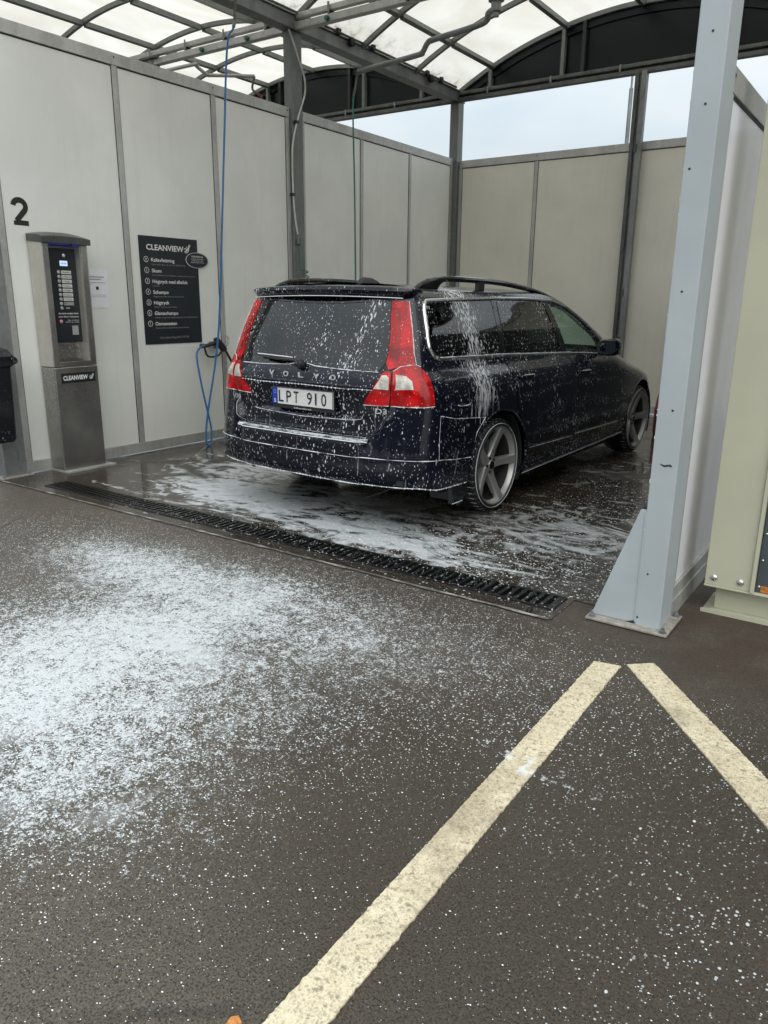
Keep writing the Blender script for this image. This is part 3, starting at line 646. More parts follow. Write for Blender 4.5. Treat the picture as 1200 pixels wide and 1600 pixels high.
MB().prism([(5.36,1.035),(5.40,1.045),(5.435,1.01),(5.50,.945),(5.51,.915),(5.475,.90),(5.455,.90),(5.43,.925),(5.385,.965),(5.365,.99)], 0, -.02, .02).build('gun_body', 'plastic', gn, bevel=.006)
MB().tube(spline([(0,5.20,.966),(0,5.26,.968),(0,5.33,.985),(0,5.385,1.0)], 4), .019, 10).build('handle', 'plastic', gn, smooth=True)
MB().tube(spline([(0,5.225,.955),(0,5.235,.91),(0,5.262,.866),(0,5.33,.856),(0,5.40,.868),(0,5.45,.905)], 5), .010, 8).build('trigger_guard', 'plastic', gn, smooth=True)
MB().tube([(0,5.215,.968),(0,5.195,.967),(0,5.178,.966)], .024, 10).build('connector', 'galv_dark', gn, smooth=True)
MB().tube([(0,5.49,.925),(0,5.53,.865),(0,5.575,.80),(0,5.70,.64)], .0125, 8).build('lance', 'plastic', gn, smooth=True)
MB().box((-.09,5.36,.93),(-.02,5.42,1.0)).build('wall_hook', 'galv', gn, bevel=.004)
# ================================================================ wall number, signs
WR, WU = (0,1,0), (0,0,1)
XF = XW + .001
mb = MB(); two = []
for a in np.linspace(math.radians(170), math.radians(-38), 22): two.append((.064+.050*math.cos(a), .137+.046*math.sin(a)))
cen = [(0.0145,.142)] + two[1:] + [(.030,.030)]
w2_ = .0205; Lf, Rt = [], []
for i, p in enumerate(cen):
    a_, b_ = cen[max(i-1,0)], cen[min(i+1,len(cen)-1)]; dx_, dy_ = b_[0]-a_[0], b_[1]-a_[1]; l_ = math.hypot(dx_, dy_)
    Lf.append((p[0]-dy_/l_*w2_, p[1]+dx_/l_*w2_)); Rt.append((p[0]+dy_/l_*w2_, p[1]-dx_/l_*w2_))
n_ = len(cen); mb.add([(XF+.001, 3.458+p[0], 1.943+p[1]) for p in Lf+Rt], [(i,i+1,n_+i+1,n_+i) for i in range(n_-1)])
mb.add([(XF+.0014, 3.458+a, 1.943+b) for a, b in ((.006,0),(.128,0),(.128,.036),(.040,.036),(.006,.030))], [(0,1,2,3,4)])
nb = mb.build('wall_number', 'black_print', None, fixn=False)
tag(nb, 'large black figure 2 on the left wall above the payment machine', 'number')
sg = thing('price_sign', 'tall black programme sign with white lettering on the left wall', 'sign', (XF,0,0))
quad((0,4.609,.997), WR, WU, .682, .955, .006, t=.005).build('sign_board', 'sign', sg, bevel=.001)
its = [('CLEANVIEW', (.007,4.687,1.833), WR, WU, .047, .43, .02)]
names = ['Kallavfettning','Skum','Högtryck med alkalisk','Schampo','Högtryck','Glansschampo','Osmosvatten']
ws = [.267,.108,.413,.175,.176,.275,.252]
for i, (n_, w) in enumerate(zip(names, ws)): its.append((n_, (.007,4.732,1.733-.0942*i), WR, WU, .030, w, .012))
for i in range(7): its.append((str(i+1), (.007,4.669+(.003 if i == 0 else 0),1.738-.0942*i), WR, WU, .024, .006 if i == 0 else .012, .01))
lettering(its, 'lettering', 'white_print', sg)
subs = ['Löser asfalt, tjära och salt, låt verka 3-5 min','Smutsupplösande skum, förbättrar resultatet, låt verka 2-5 min','Ljummet','Högskummande schampo med borste','Sköljer högtryck med vatten','Lämnar en glansig vattenavvisande och skyddande yta','Torkar av för en fläckfri finish utan torkrester']
sw_ = [.395,.505,.075,.355,.262,.51,.40]
lettering([(s_, (.007,4.734,1.703-.0942*i), WR, WU, .0125, w, .0) for i, (s_, w) in enumerate(zip(subs, sw_))] + [('Vid problem? Ring 070 67 90 704', (.007,4.773,1.046), WR, WU, .018, .35, .0)], 'small_print', 'grey_print', sg)
mb = MB()
for i in range(7): disc((.007,4.676,1.750-.0942*i), WR, WU, .026, .0015, mb, 24, .0222)
mb.build('number_rings', 'white_print', sg, fixn=False)
def swirl(x, y, z, s, parent, n='logo_mark'):   # small curled bird-like emblem
    mb = MB()
    for pts in ([(0,0),(.3,-.15),(.6,-.05),(.75,.25),(.7,.6),(.9,.85)], [(-.05,.25),(.15,.4),(.35,.3),(.3,.08),(.1,.1)], [(.45,.15),(.5,.45),(.35,.6)], [(.62,.4),(.85,.5),(1.0,.8)], [(.2,-.05),(.5,.1),(.6,.3)]):
        mb.tube(spline([(x+.001,y+a*s,z+b*s) for a, b in pts], 3), .0022*s/.06, 5)
    return mb.build(n, 'white_print', parent)
swirl(.008, 5.125, 1.838, .075, sg)
ov = thing('oval_sticker', 'small black oval sticker overlapping the upper right edge of the programme sign', 'sticker', (XF,0,0))
mb = MB(); disc((.010,5.276,1.765), WR, WU, .146, .001, mb, 40, 0, .50); mb.add([(0,5.276+.146*math.cos(a),1.765+.073*math.sin(a)) for a in np.linspace(0,2*math.pi,40,False)] + [(.011,5.276+.146*math.cos(a),1.765+.073*math.sin(a)) for a in np.linspace(0,2*math.pi,40,False)], [(i,(i+1)%40,40+(i+1)%40,40+i) for i in range(40)])
mb.build('oval_board', 'sign', ov, fixn=False)
mb = MB(); disc((.0115,5.276,1.765), WR, WU, .142, .001, mb, 40, .136, .50); mb.build('border', 'white_print', ov, fixn=False)
lettering([('Kallavfettning', (.012,5.208,1.793), WR, WU, .015, .14, .01), ('Används alltid innan', (.012,5.20,1.773), WR, WU, .010, .155, .0), ('tvätt på torr bil', (.012,5.208,1.757), WR, WU, .010, .135, .0), ('Spola av efter 3-5 min', (.012,5.196,1.741), WR, WU, .010, .165, .0)], 'lettering', 'white_print', ov)
pp = thing('notice_sheet', 'white paper notice taped to the wall beside the machine', 'notice', (XF,0,0))
quad((0,4.0,1.325), WR, WU, .262, .318, .003, t=.002).build('sheet', 'paper', pp)
mb = MB()
for i, (w, z_, h) in enumerate([(.19,1.575,.009),(.16,1.555,.009),(.20,1.53,.005),(.06,1.515,.005),(.20,1.43,.003),(.20,1.415,.003)]): quad((.004,4.03,z_), WR, WU, w, h, .0005, mb, .0004)
mb.build('printed_lines', 'grey_print', pp)
quad((.004,4.135,1.475), WR, WU, .026, .026, .0006, t=.0005).build('printed_mark', 'black_print', pp)
sk = thing('wall_mark', 'small printed circle with four figures beside the spray gun', 'wall marking', (XF,0,0))
mb = MB(); disc((.0015,5.616,.997), WR, WU, .044, .001, mb, 28, .040, 1.15); mb.build('ring', 'black_print', sk, fixn=False)
lettering([('1 1', (.0015,5.594,1.005), WR, WU, .024, .044, .0), ('4 1', (.0015,5.594,.969), WR, WU, .024, .044, .0)], 'lettering', 'black_print', sk)
# ================================================================ payment machine
mc = thing('payment_machine', 'stainless steel coin machine with a black keypad panel standing against the left wall', 'payment machine', (-5.67,0,0))
XB = -.185   # wall side, relative
Y0, Y1, ZS = 3.548, 3.945, .865
MB().box((XB,Y0,.022),(0,Y1,ZS-.003)).build('lower_cabinet', 'steel_wet', mc, bevel=.006)
# upper cabinet: sides, flanges, recess
U = MB(); U.box((XB,Y0,ZS+.003),(0,Y0+.006,1.84)); U.box((XB,Y1-.006,ZS+.003),(0,Y1,1.84)); U.box((XB,Y0+.006,ZS+.003),(XB+.01,Y1-.006,1.84))
U.build('side_panel', 'steel', mc, bevel=.001)
MB().box((-.012,Y0+.006,ZS+.003),(0,Y0+.055,1.83)).box((-.012,Y1-.055,ZS+.003),(0,Y1-.006,1.83)).box((-.012,Y0+.055,ZS+.003),(0,Y1-.055,ZS+.04)).build('front_frame', 'steel_wet', mc, bevel=.002)
MB().box((-.095,Y0+.055,ZS+.04),(-.012,Y0+.06,1.83)).box((-.095,Y1-.06,ZS+.04),(-.012,Y1-.055,1.83)).build('recess_side', 'steel', mc)
MB().box((-.10,Y0+.06,ZS+.04),(-.095,Y1-.06,1.83)).build('recess_back', 'steel_wet', mc)
MB().box((-.094,Y0+.075,ZS+.055),(-.088,Y1-.075,1.045)).build('access_panel', 'steel_wet', mc, bevel=.002)
MB().box((-.0945,3.648,1.055),(-.082,3.886,1.785)).build('control_panel', 'sign', mc, bevel=.003)
MB().box((XB,Y0-.01,.004),(.06,Y1+.06,.020)).build('base_plate', 'alu', mc, bevel=.002)
# hood
hood = MB(); n = 14; Pf = []
for i in range(n+1):
    t_ = i/n; y = Y0-.010 + (Y1-Y0+.034)*t_; h = .030 + .038*math.sin(math.pi*min(1,.12+t_*.8))
    Pf.append((y, h))
v = []
for y, h in Pf: v += [(XB,y,1.83),(XB,y,1.83+h+.012),(-.03,y,1.83+h),(.022,y,1.83+h*.45+.01),(.022,y,1.812)]
f = []
for i in range(n):
    for j in range(4): f.append((5*i+j, 5*i+j+1, 5*i+5+j+1, 5*i+5+j))
    f.append((5*i+4, 5*i, 5*i+5, 5*i+9))
f += [(0,1,2,3,4), tuple(5*n+k for k in (4,3,2,1,0))]
M['hood'] = simple('grey_green_hood_plastic', (.055,.06,.055), .3, 0, .2, 8)
hood.add(v, f).build('hood', 'hood', mc, smooth=True, bevel=.004, angle=40)
g = G('blue_led_glow'); e = g.t.nodes.new('ShaderNodeEmission'); e.inputs[0].default_value = (.10,.10,.85,1); e.inputs[1].default_value = .12; M['led'] = g.done(e)
MB().box((-.09,Y0+.07,1.812),(-.05,Y1-.12,1.822)).box((-.05,Y1-.10,1.800),(-.02,Y1-.07,1.820)).build('led_strip', 'led', mc)
g = G('lcd_screen'); e = g.t.nodes.new('ShaderNodeEmission'); e.inputs[0].default_value = (.50,.66,.85,1); e.inputs[1].default_value = .75; M['lcd'] = g.done(e)
PX = -.0815
quad((PX,3.741,1.651), WR, WU, .067, .04, .002, t=.002).build('display', 'lcd', mc)
lettering([('00:00', (PX+.002,3.752,1.664), WR, WU, .012, .045, .01)], 'display_text', 'plate_blue', mc)
MB().lathe([(0,.0),(.014,0),(.014,.006),(.008,.008),(0,.008)], 20, 0, (PX,3.779,1.731)).build('lock', 'badge', mc, smooth=True)
btn = None
for i in range(9):
    z_ = 1.603 - .0348*i
    if btn is None: btn = MB().lathe([(0,.0),(.0135,0),(.0135,.005),(.0095,.008),(0,.008)], 18, 0, (0,0,0)).build('button', 'alu', mc, smooth=True); b_ = btn
    else: b_ = btn.copy(); S.collection.objects.link(b_); b_.parent = mc
    b_.location = (PX,3.721,z_)
labs = ['1 Kallavf.','2 Skum','3 Högtr.','4 Schampo','5 Högtr.','6 Glans','7 Osmos','8']
M['label_grey'] = simple('label_grey', (.30,.31,.29), .4, 0, .03); M['label_white'] = simple('label_white', (.60,.62,.58), .4, 0, .03)
for i in range(8):
    z_ = 1.603 - .0348*i
    quad((PX,3.745,z_-.013), WR, WU, .088, .026, .0015, t=.001).build('button_label', 'label_white' if i < 7 else 'label_grey', mc)
lettering([(s_, (PX+.002,3.750,1.598-.0348*i), WR, WU, .010, .012 if i == 7 else .07, .012) for i, s_ in enumerate(labs)], 'label_text', 'black_print', mc)
lettering([('Använd endast kem', (PX,3.685,1.277), WR, WU, .013, .18, .01), ('som finns i lansarna', (PX,3.685,1.252), WR, WU, .013, .18, .01), ('Egen medhavd', (PX,3.765,1.226), WR, WU, .008, .095, .0), ('kem får ej användas', (PX,3.745,1.211), WR, WU, .008, .12, .0), ('stop', (PX,3.757,1.322), WR, WU, .010, .034, .02)], 'panel_text', 'white_print', mc)
mb = MB(); disc((PX,3.704,1.222), WR, WU, .018, .0015, mb, 24, .011); mb.build('ban_ring', 'red', mc, fixn=False)
mb = MB(); disc((PX,3.704,1.222), WR, WU, .0105, .0012, mb, 20); mb.build('ban_disc', 'paper', mc, fixn=False)
mb = MB(); disc((PX,3.704,1.222), WR, WU, .005, .002, mb, 12); mb.build('ban_figure', 'black_print', mc, fixn=False)
quad((PX,3.797,1.112), WR, WU, .056, .074, .0015, t=.001).build('grey_sticker', 'label_grey', mc)
quad((0,3.600,.735), WR, WU, .312, .078, .004, t=.004).build('name_plate', 'sign', mc)
lettering([('CLEANVIEW', (.004,3.615,.758), WR, WU, .034, .225, .03)], 'name_text', 'white_print', mc)
swirl(.005, 3.855, .762, .042, mc)
# ================================================================ bin
wb = thing('waste_bin', 'black plastic waste bin hung on the column at the left edge', 'waste bin', (-5.70,3.03,0))
def rr(w, d, r, z, n=5):
    o = []
    for cx_, cy_, a0 in ((w-r,d-r,0),(-w+r,d-r,90),(-w+r,-d+r,180),(w-r,-d+r,270)):
        for k in range(n+1):
            a = math.radians(a0+90*k/n); o.append((cx_+r*math.cos(a), cy_+r*math.sin(a), z))
    return o
def loft(rings, caps=True):
    n = len(rings[0]); mb = MB(); f = []
    for i in range(len(rings)-1):
        for k in range(n): f.append((i*n+k, i*n+(k+1) % n, (i+1)*n+(k+1) % n, (i+1)*n+k))
    if caps: f += [tuple(range(n))[::-1], tuple((len(rings)-1)*n+k for k in range(n))]
    return mb.add([p for r in rings for p in r], f)
M['bin'] = paint('wet_black_bin_plastic', (.012,.013,.016), .6, .35, False)
loft([rr(.09,.10,.03,.335), rr(.105,.112,.035,.36), rr(.118,.12,.035,.80), rr(.12,.122,.035,.90)]).build('bucket', 'bin', wb, smooth=True)
loft([rr(.128,.13,.035,.902), rr(.138,.140,.035,.915), rr(.142,.145,.035,.98), rr(.11,.12,.04,1.03), rr(.05,.06,.03,1.05)]).build('lid', 'bin', wb, smooth=True)
MB().tube(spline([(.05,.14,.965),(.05,.185,.96),(.05,.195,.93),(.05,.15,.915)], 4), .012, 8).build('latch', 'bin', wb, smooth=True)
box('bracket', 'galv', (-.14,-.03,.55), (-.116,.12,.95), wb, .003)
# ================================================================ cable and coil on column
cb = thing('pale_cable', 'thin pale cable looping down the column above the car', 'cable')
cp = [(6.60,4.06),(6.66,3.98),(6.745,3.83),(6.835,3.673),(6.84,3.516),(6.74,3.3),(6.66,3.1),(6.62,2.902),(6.625,2.462),(6.66,2.2),(6.70,2.06)]
tube('cable', 'cable_white', spline([(-5.795,a,b) for a, b in cp], 6), .009, cb)
for a, b in ((6.70,3.22),(6.62,2.5)): box('cable_clip', 'gasket', (-5.825,a-.02,b-.015), (-5.782,a+.02,b+.015), cb)
cc = thing('coiled_hose', 'thin green coiled air line hanging on the column behind the car roof', 'hose')
pts = [(-5.79,6.69,2.02),(-5.79,6.70,1.85),(-5.79,6.705,1.73)]
for k in range(0, 100):
    a = k*.40; pts.append((-5.75 + .028*math.cos(a), 6.745 + .0006*k + .038*math.sin(a), 1.72 - .0034*k))
tube('coil', 'hose_green', pts, .006, cc, 6)
MB().lathe([(0,.10),(.016,.10),(.020,.06),(.026,.05),(.026,0),(.012,-.01),(0,-.01)], 12, 2, (-5.79,6.69,2.0)).build('coupling', 'galv_dark', cc, smooth=True)
# ================================================================ cabinet on the right
cd = thing('machine_cabinet', 'cream steel machine cabinet with a dark panel at the right edge beside the white partition', 'cabinet', (-.655,3.60,0))
MB().box((0,.003,.142),(.196,.30,2.75)).build('cream_panel', 'cream', cd, bevel=.004)
MB().box((0,-.006,.135),(1.6,.02,.142)).build('bottom_lip', 'cream', cd, bevel=.001)
MB().box((.197,-.012,.142),(.213,.02,2.75)).build('edge_strip', 'cream', cd, bevel=.002)
MB().box((.214,.025,.143),(1.6,.30,2.75)).build('dark_panel', 'dark_panel', cd, bevel=.002)
MB().box((.235,.021,.145),(.30,.0245,.175)).build('rust_patch', 'rust', cd, bevel=.002)
MB().box((.045,.06,.012),(1.6,.28,.134)).build('plinth', 'cream', cd, bevel=.002)
MB().add([(-.002,.0,.002),(1.6,.0,.002),(1.6,.10,.012),(.045,.06,.012),(.045,.30,.012),(-.002,.30,.002),(-.002,.0,.022),(1.6,.0,.022),(1.6,.003,.022),(0,.003,.022)],[(0,1,2,3),(0,3,4,5),(0,1,7,6),(6,7,8,9)]).build('ground_flange', 'cream', cd)
bolt = MB().lathe([(0,-.007),(.006,-.0065),(.012,-.004),(.0155,0),(.0155,.003)], 18, 1, (0,0,0)).build('bolt', 'chrome', cd, smooth=True)
for i, (bx_, bz) in enumerate([(.038,.178),(.152,.178)]):
    b_ = bolt if i == 0 else bolt.copy()
    if i: S.collection.objects.link(b_); b_.parent = cd
    b_.location = (bx_, 0, bz)
for i in range(20):
    b_ = bolt.copy(); b_.name = 'rivet'; S.collection.objects.link(b_); b_.parent = cd; b_.scale = (.35,.35,.35); b_.location = (.228,.022,.17 + .125*i)
mb = MB(); disc((.004-.0045,.3,1.0),(0,-1,0),(0,0,1),.003,0,mb,8); mb.build('pin_hole','gasket',cd,fixn=False)
# ================================================================ red barrel
rb = thing('red_barrel', 'red plastic barrel by the right partition, mostly hidden behind the blue-grey post', 'barrel', (-2.10,8.6,0))
MB().lathe([(0,.004),(.185,.004),(.20,.03),(.20,.28),(.205,.285),(.205,.30),(.197,.31),(.185,.42),(.16,.50),(.12,.54),(0,.55)], 40).build('barrel_body', 'red', rb, smooth=True)
MB().lathe([(.03,.54),(.03,.57),(0,.57)], 16, 2, (.05,0,0)).build('cap', 'plastic', rb, smooth=True)
# far lamp pole
lp = thing('lamp_pole', 'thin pale pole standing far beyond the rear wall', 'pole', (-4.69,14,0))
tube('pole', 'galv', [(0,0,0),(0,0,4.9)], .035, lp); tube('pole_top', 'galv', [(0,0,4.9),(0,0,7.5)], .018, lp)
# leaf scrap near bottom edge
lf = MB().add([(0,0,0),(.022,.004,.004),(.026,.02,.002),(.012,.026,.006),(-.002,.018,.001)],[(0,1,2,3,4)]).add([(0,0,-.001),(.022,.004,.002),(.026,.02,.0),(.012,.026,.004),(-.002,.018,-.001)],[(4,3,2,1,0)]).build('leaf', simple('orange_leaf', (.5,.2,.05), .6, 0, .4, 90), fixn=False)
lf.location = (-.925,.80,.004); tag(lf, 'scrap of orange leaf on the asphalt at the bottom edge left of the painted line', 'leaf')
# ================================================================ foam flecks (geometry) on ground
def dens_at(x, y):
    d = np.zeros_like(x)
    for xc, yc, sx, sy, rot, amp in APRON:
        c, s = math.cos(rot), math.sin(rot); dx, dy = x-xc, y-yc
        d = np.maximum(d, amp*np.exp(-.5*((dx*c+dy*s)/sx)**2 - .5*((dy*c-dx*s)/sy)**2))
    return d
def flecks(name, n, xr, yr, z0, dens, smin, smax, label):
    X = rng.uniform(*xr, n*6); Y = rng.uniform(*yr, n*6); D = dens(X, Y); k = rng.uniform(0,1,n*6) < D
    X, Y, D = X[k][:n], Y[k][:n], D[k][:n]; m = len(X)
    r = smin + (smax-smin)*rng.power(.28, m)*np.clip(.45+D,0,1.1); K = 6
    ang = np.arange(K)*2*math.pi/K
    rad = r[:,None]*rng.uniform(.55,1.25,(m,K)); st = rng.uniform(.6,1.0,m)[:,None]
    vx = X[:,None] + rad*np.cos(ang)*1.15; vy = Y[:,None] + rad*np.sin(ang)*st
    V_ = np.zeros((m, K+1, 3)); V_[:,:K,0] = vx; V_[:,:K,1] = vy; V_[:,:K,2] = z0
    V_[:,K,0] = X; V_[:,K,1] = Y; V_[:,K,2] = z0 + r*.45
    base = (np.arange(m)*(K+1))[:,None]; F_ = []
    for j in range(K): F_.append(np.stack([base[:,0]+j, base[:,0]+(j+1)%K, base[:,0]+K], 1))
    F_ = np.concatenate(F_)
    me = bpy.data.meshes.new(name); me.vertices.add(m*(K+1)); me.vertices.foreach_set('co', V_.ravel())
    me.loops.add(F_.size); me.loops.foreach_set('vertex_index', F_.ravel().astype('i4'))
    me.polygons.add(len(F_)); me.polygons.foreach_set('loop_start', np.arange(0, F_.size, 3).astype('i4')); me.polygons.foreach_set('loop_total', np.full(len(F_), 3, 'i4'))
    me.polygons.foreach_set('use_smooth', [True]*len(F_)); me.update(); me.validate(); me.materials.append(M['foam'])
    o = bpy.data.objects.new(name, me); S.collection.objects.link(o); return tag(stuff(o), label, 'foam')
flecks('foam_flecks', 60000, (-4.8,.6), (.5,3.06), .001, lambda x, y: np.clip((dens_at(x,y)*1.1 + .006*((y>1.35)|(x>-.8)) + .0006 + .030*((x>-1.2)&(y>1.5)) + .010*(x>-.7))*(1-.95*((x>-.72)&(y>2.75))), 0, 1), .0009, .0040, 'white soap foam flecks scattered over the asphalt in front of the drain')
flecks('foam_flecks', 9000, (-4.9,-.9), (3.4,8.5), .005, lambda x, y: np.clip(np.exp(-.5*((x+1.9)/1.2)**2-.5*((y-3.6)/.45)**2)*.8 + .5*np.exp(-.5*((x+1.5)/.4)**2-.5*((y-5.3)/1.3)**2) + .03, 0, 1), .0015, .0065, 'white soap foam flecks on the wet wash bay floor behind the car')
# ================================================================ surroundings reflected in the car (behind the camera)
def tree(x, y, h, r, lab):
    t = thing('tree', lab, 'tree', (x,y,0), group='trees far across the forecourt')
    MB().tube([(0,0,0),(.1,.05,h*.35),(0,0,h*.7)], lambda q: .22*(1-q*.7), 8).build('trunk', M['bark'], t, smooth=True)
    n = 1500; c = rng.normal(0,1,(n,3)); c /= np.linalg.norm(c,axis=1)[:,None]; rr_ = rng.uniform(.55,1,n)**.5
    c = c*rr_[:,None]*np.array([r,r,h*.36])*(1+.25*np.sin(c[:,:1]*5)) + np.array([0,0,h*.64]); mb = MB()
    for p in c:
        a = Vector(rng.normal(0,1,3)).normalized()*.35; b = a.orthogonal().normalized()*.3; q = Vector(p)
        mb.add([tuple(q-a), tuple(q+b), tuple(q+a), tuple(q-b)], [(0,1,2,3)])
    mb.build('crown', M['leaf'], t, fixn=False)
M['bark'] = simple('bark', (.06,.045,.03), .9); M['leaf'] = simple('foliage', (.03,.05,.02), .7, 0, .4, 1)
for i in range(9): tree(-7+i*4.4+random.uniform(-1,1), -24+random.uniform(-3,2), random.uniform(7,10), 2.9, 'leafy tree across the forecourt, %s from the left in its row' % ['first','second','third','fourth','fifth','sixth','seventh','eighth','ninth'][i])
M['chrome_mirror'] = simple('mirror_glass', (.16,.19,.19), .05, 1.0, .02)
# ================================================================ CAR
def pchip(tab):
    x=[a for a,_ in tab]; y=[b for _,b in tab]; n=len(x)
    h=[x[i+1]-x[i] for i in range(n-1)]; d=[(y[i+1]-y[i])/h[i] for i in range(n-1)]
    m=[d[0]]+[0 if d[i-1]*d[i]<=0 else 2*d[i-1]*d[i]/(d[i-1]+d[i]) for i in range(1,n-1)]+[d[-1]]
    def f(t):
        if t<=x[0]: return y[0]
        if t>=x[-1]: return y[-1]
        i=0
        while t>x[i+1]: i+=1
        s=(t-x[i])/h[i]
        return (y[i]*(1+2*s)*(1-s)**2+m[i]*h[i]*s*(1-s)**2+y[i+1]*s*s*(3-2*s)+m[i+1]*h[i]*s*s*(s-1))
    return f
W=pchip([(.17,.84),(.22,.88),(.30,.915),(.42,.935),(.50,.938),(.60,.932),(.75,.928),(.84,.920),(.90,.905),(.945,.885),(.98,.862),(1.01,.845),(1.05,.832),(1.2,.785),(1.35,.72),(1.41,.694),(1.44,.675),(1.465,.645),(1.487,.55),(1.505,.36),(1.515,.0)])
PC=pchip([(.17,-.84),(.26,-.94),(.31,-1.0),(.36,-1.025),(.45,-1.035),(.55,-1.035),(.578,-1.03),(.588,-1.01),(.596,-.955),(.61,-.94),(.70,-.935),(.80,-.95),(.88,-.965),(.90,-.972),(.95,-.965),(1.0,-.945),(1.05,-.922),(1.2,-.865),(1.35,-.80),(1.41,-.77),(1.44,-.745),(1.465,-.70),(1.487,-.62),(1.505,-.4),(1.515,-.1)])
PK=pchip([(.17,-.84),(.26,-.94),(.31,-1.0),(.45,-1.02),(.60,-1.0),(.70,-.98),(.80,-.965),(.90,-.96),(.95,-.952),(1.0,-.94),(1.05,-.922),(1.2,-.865),(1.35,-.80),(1.41,-.77),(1.44,-.745),(1.465,-.70),(1.487,-.62),(1.505,-.4),(1.515,-.1)])
def sm(t): t=max(0,min(1,t)); return t*t*(3-2*t)
YC=-.60; N=3.6
def yback(x,z):
    ax=abs(x); xb=.50+.19*max(0,min(1,(z-.59)/.21))**.7
    k=sm((ax-xb+.02)/.04)
    c=PC(z)
    if .60<z<.90: # plate recess
        c+=.022*sm((z-.685)/.03)*sm((.893-z)/.012)*sm((.43-ax)/.04)
    return c*(1-k)+PK(z)*k+.045*(ax/.9)**2
YF=pchip([(.17,3.62),(.30,3.68),(.50,3.72),(.62,3.70),(.72,3.62),(.78,3.45),(.84,3.2),(.90,2.95),(.95,2.72),(.99,2.55),(1.05,2.44),(1.2,2.12),(1.35,1.78),(1.42,1.57),(1.455,1.36),(1.487,1.05),(1.505,.7),(1.515,.3)])
AF=pchip([(.17,.9),(.6,1.0),(.84,1.0),(.95,.7),(1.05,.45),(1.2,.40),(1.42,.35),(1.455,.3),(1.515,.2)])
NF=2.5
def xside(y,z):
    w=W(z)
    if y<YC:
        yr=yback(w*.97,z); a=YC-yr; t=min(1,(YC-y)/a); return w*(1-t**N)**(1/N)
    yf=YF(z); af=AF(z)
    w2=w*(1-.010*((y-1.2)/1.8)**2 if y>1.2 else 1-.012*((y-1.2)/1.8)**2)/(1)
    if y>yf-af:
        t=min(1,(y-yf+af)/af); w2*=(1-t**NF)**(1/NF)
    return w2
def F(u,z):
    s=1 if u>=0 else -1; u=abs(u)
    if u<1:
        ph=u*np.pi/2; si,co=np.sin(ph),np.cos(ph); r=1/((si**N+co**N)**(1/N))
        w=W(z)*(1-.012); x=w*r*si; yr=yback(x,z)
        return s*x, yr+(YC-yr)*(1-r*co), z
    y=YC+(u-1); return s*xside(y,z),y,z

def car_pt(u, z): return F(u, z)
def nrm(u, z, e=.004):
    a = Vector(F(u+e, z)) - Vector(F(u-e, z)); b = Vector(F(u, z+e)) - Vector(F(u, z-e)); n = a.cross(b)
    return n.normalized() if n.length > 1e-12 else Vector((0,-1,0))
def off(u, z, d): return Vector(F(u, z)) + nrm(u, z)*d
def densify(poly, step=.03):
    out = []; n = len(poly)
    for i in range(n):
        a, b = poly[i], poly[(i+1) % n]; k = max(1, int(math.dist(a, b)/step))
        out += [(a[0]+(b[0]-a[0])*j/k, a[1]+(b[1]-a[1])*j/k) for j in range(k)]
    return out
def inside(p, poly):
    x, y = p; c = False; n = len(poly); j = n-1
    for i in range(n):
        if (poly[i][1] > y) != (poly[j][1] > y) and x < (poly[j][0]-poly[i][0])*(y-poly[i][1])/(poly[j][1]-poly[i][1]) + poly[i][0]: c = not c
        j = i
    return c
def mirror(poly): return [(-u, z) for u, z in poly][::-1]
def ccw(poly):
    a = sum(poly[i][0]*poly[(i+1) % len(poly)][1] - poly[(i+1) % len(poly)][0]*poly[i][1] for i in range(len(poly)))
    return poly if a > 0 else poly[::-1]
def patch(name, mat, poly, d=.003, rim=.008, parent=None, step=.03, fn=None, smooth_poly=False):
    if smooth_poly: poly = [(p[0], p[1]) for p in closed_spline(poly)]
    poly = ccw(poly); B = densify(poly, step); nb = len(B)
    u0, u1 = min(p[0] for p in B), max(p[0] for p in B); z0, z1 = min(p[1] for p in B), max(p[1] for p in B)
    pts = [Vector(p) for p in B]; nu, nz = int((u1-u0)/step)+1, int((z1-z0)/(step*.8))+1
    Bv = np.array(B)
    for i in range(1, nu):
        for j in range(1, nz):
            q = (u0+(u1-u0)*(i+.5*(j % 2))/nu, z0+(z1-z0)*j/nz)
            if inside(q, B) and np.min(np.hypot(Bv[:,0]-q[0], Bv[:,1]-q[1])) > step*.4: pts.append(Vector(q))
    vs, es, fs, ov, oe, of = delaunay_2d_cdt(pts, [], [list(range(nb))], 1, 1e-6)
    P = [off(v.x, v.y, d) for v in vs]; f = [tuple(q) for q in fs]; mb = MB(); n = len(P)
    bd = []
    for k in range(nb):
        idx = [i for i, o_ in enumerate(ov) if k in o_]; bd.append(idx[0])
    V_ = [tuple(p) for p in P] + [tuple(off(vs[i].x, vs[i].y, d-rim)) for i in bd]
    f += [(bd[(k+1) % nb], bd[k], n+k, n+(k+1) % nb) for k in range(nb)]
    return mb.add(V_, f).build(name, mat, parent, smooth=True, fixn=False, angle=40)
def closed_spline(poly, k=5):
    n = len(poly); out = []
    for i in range(n):
        a, b, c, d = [Vector((*poly[(i+q) % n], 0)) for q in (-1,0,1,2)]
        for j in range(k):
            t = j/k; out.append(.5*((2*b)+(c-a)*t+(2*a-5*b+4*c-d)*t*t+(3*b-a-3*c+d)*t**3))
    return [(p.x, p.y) for p in out]
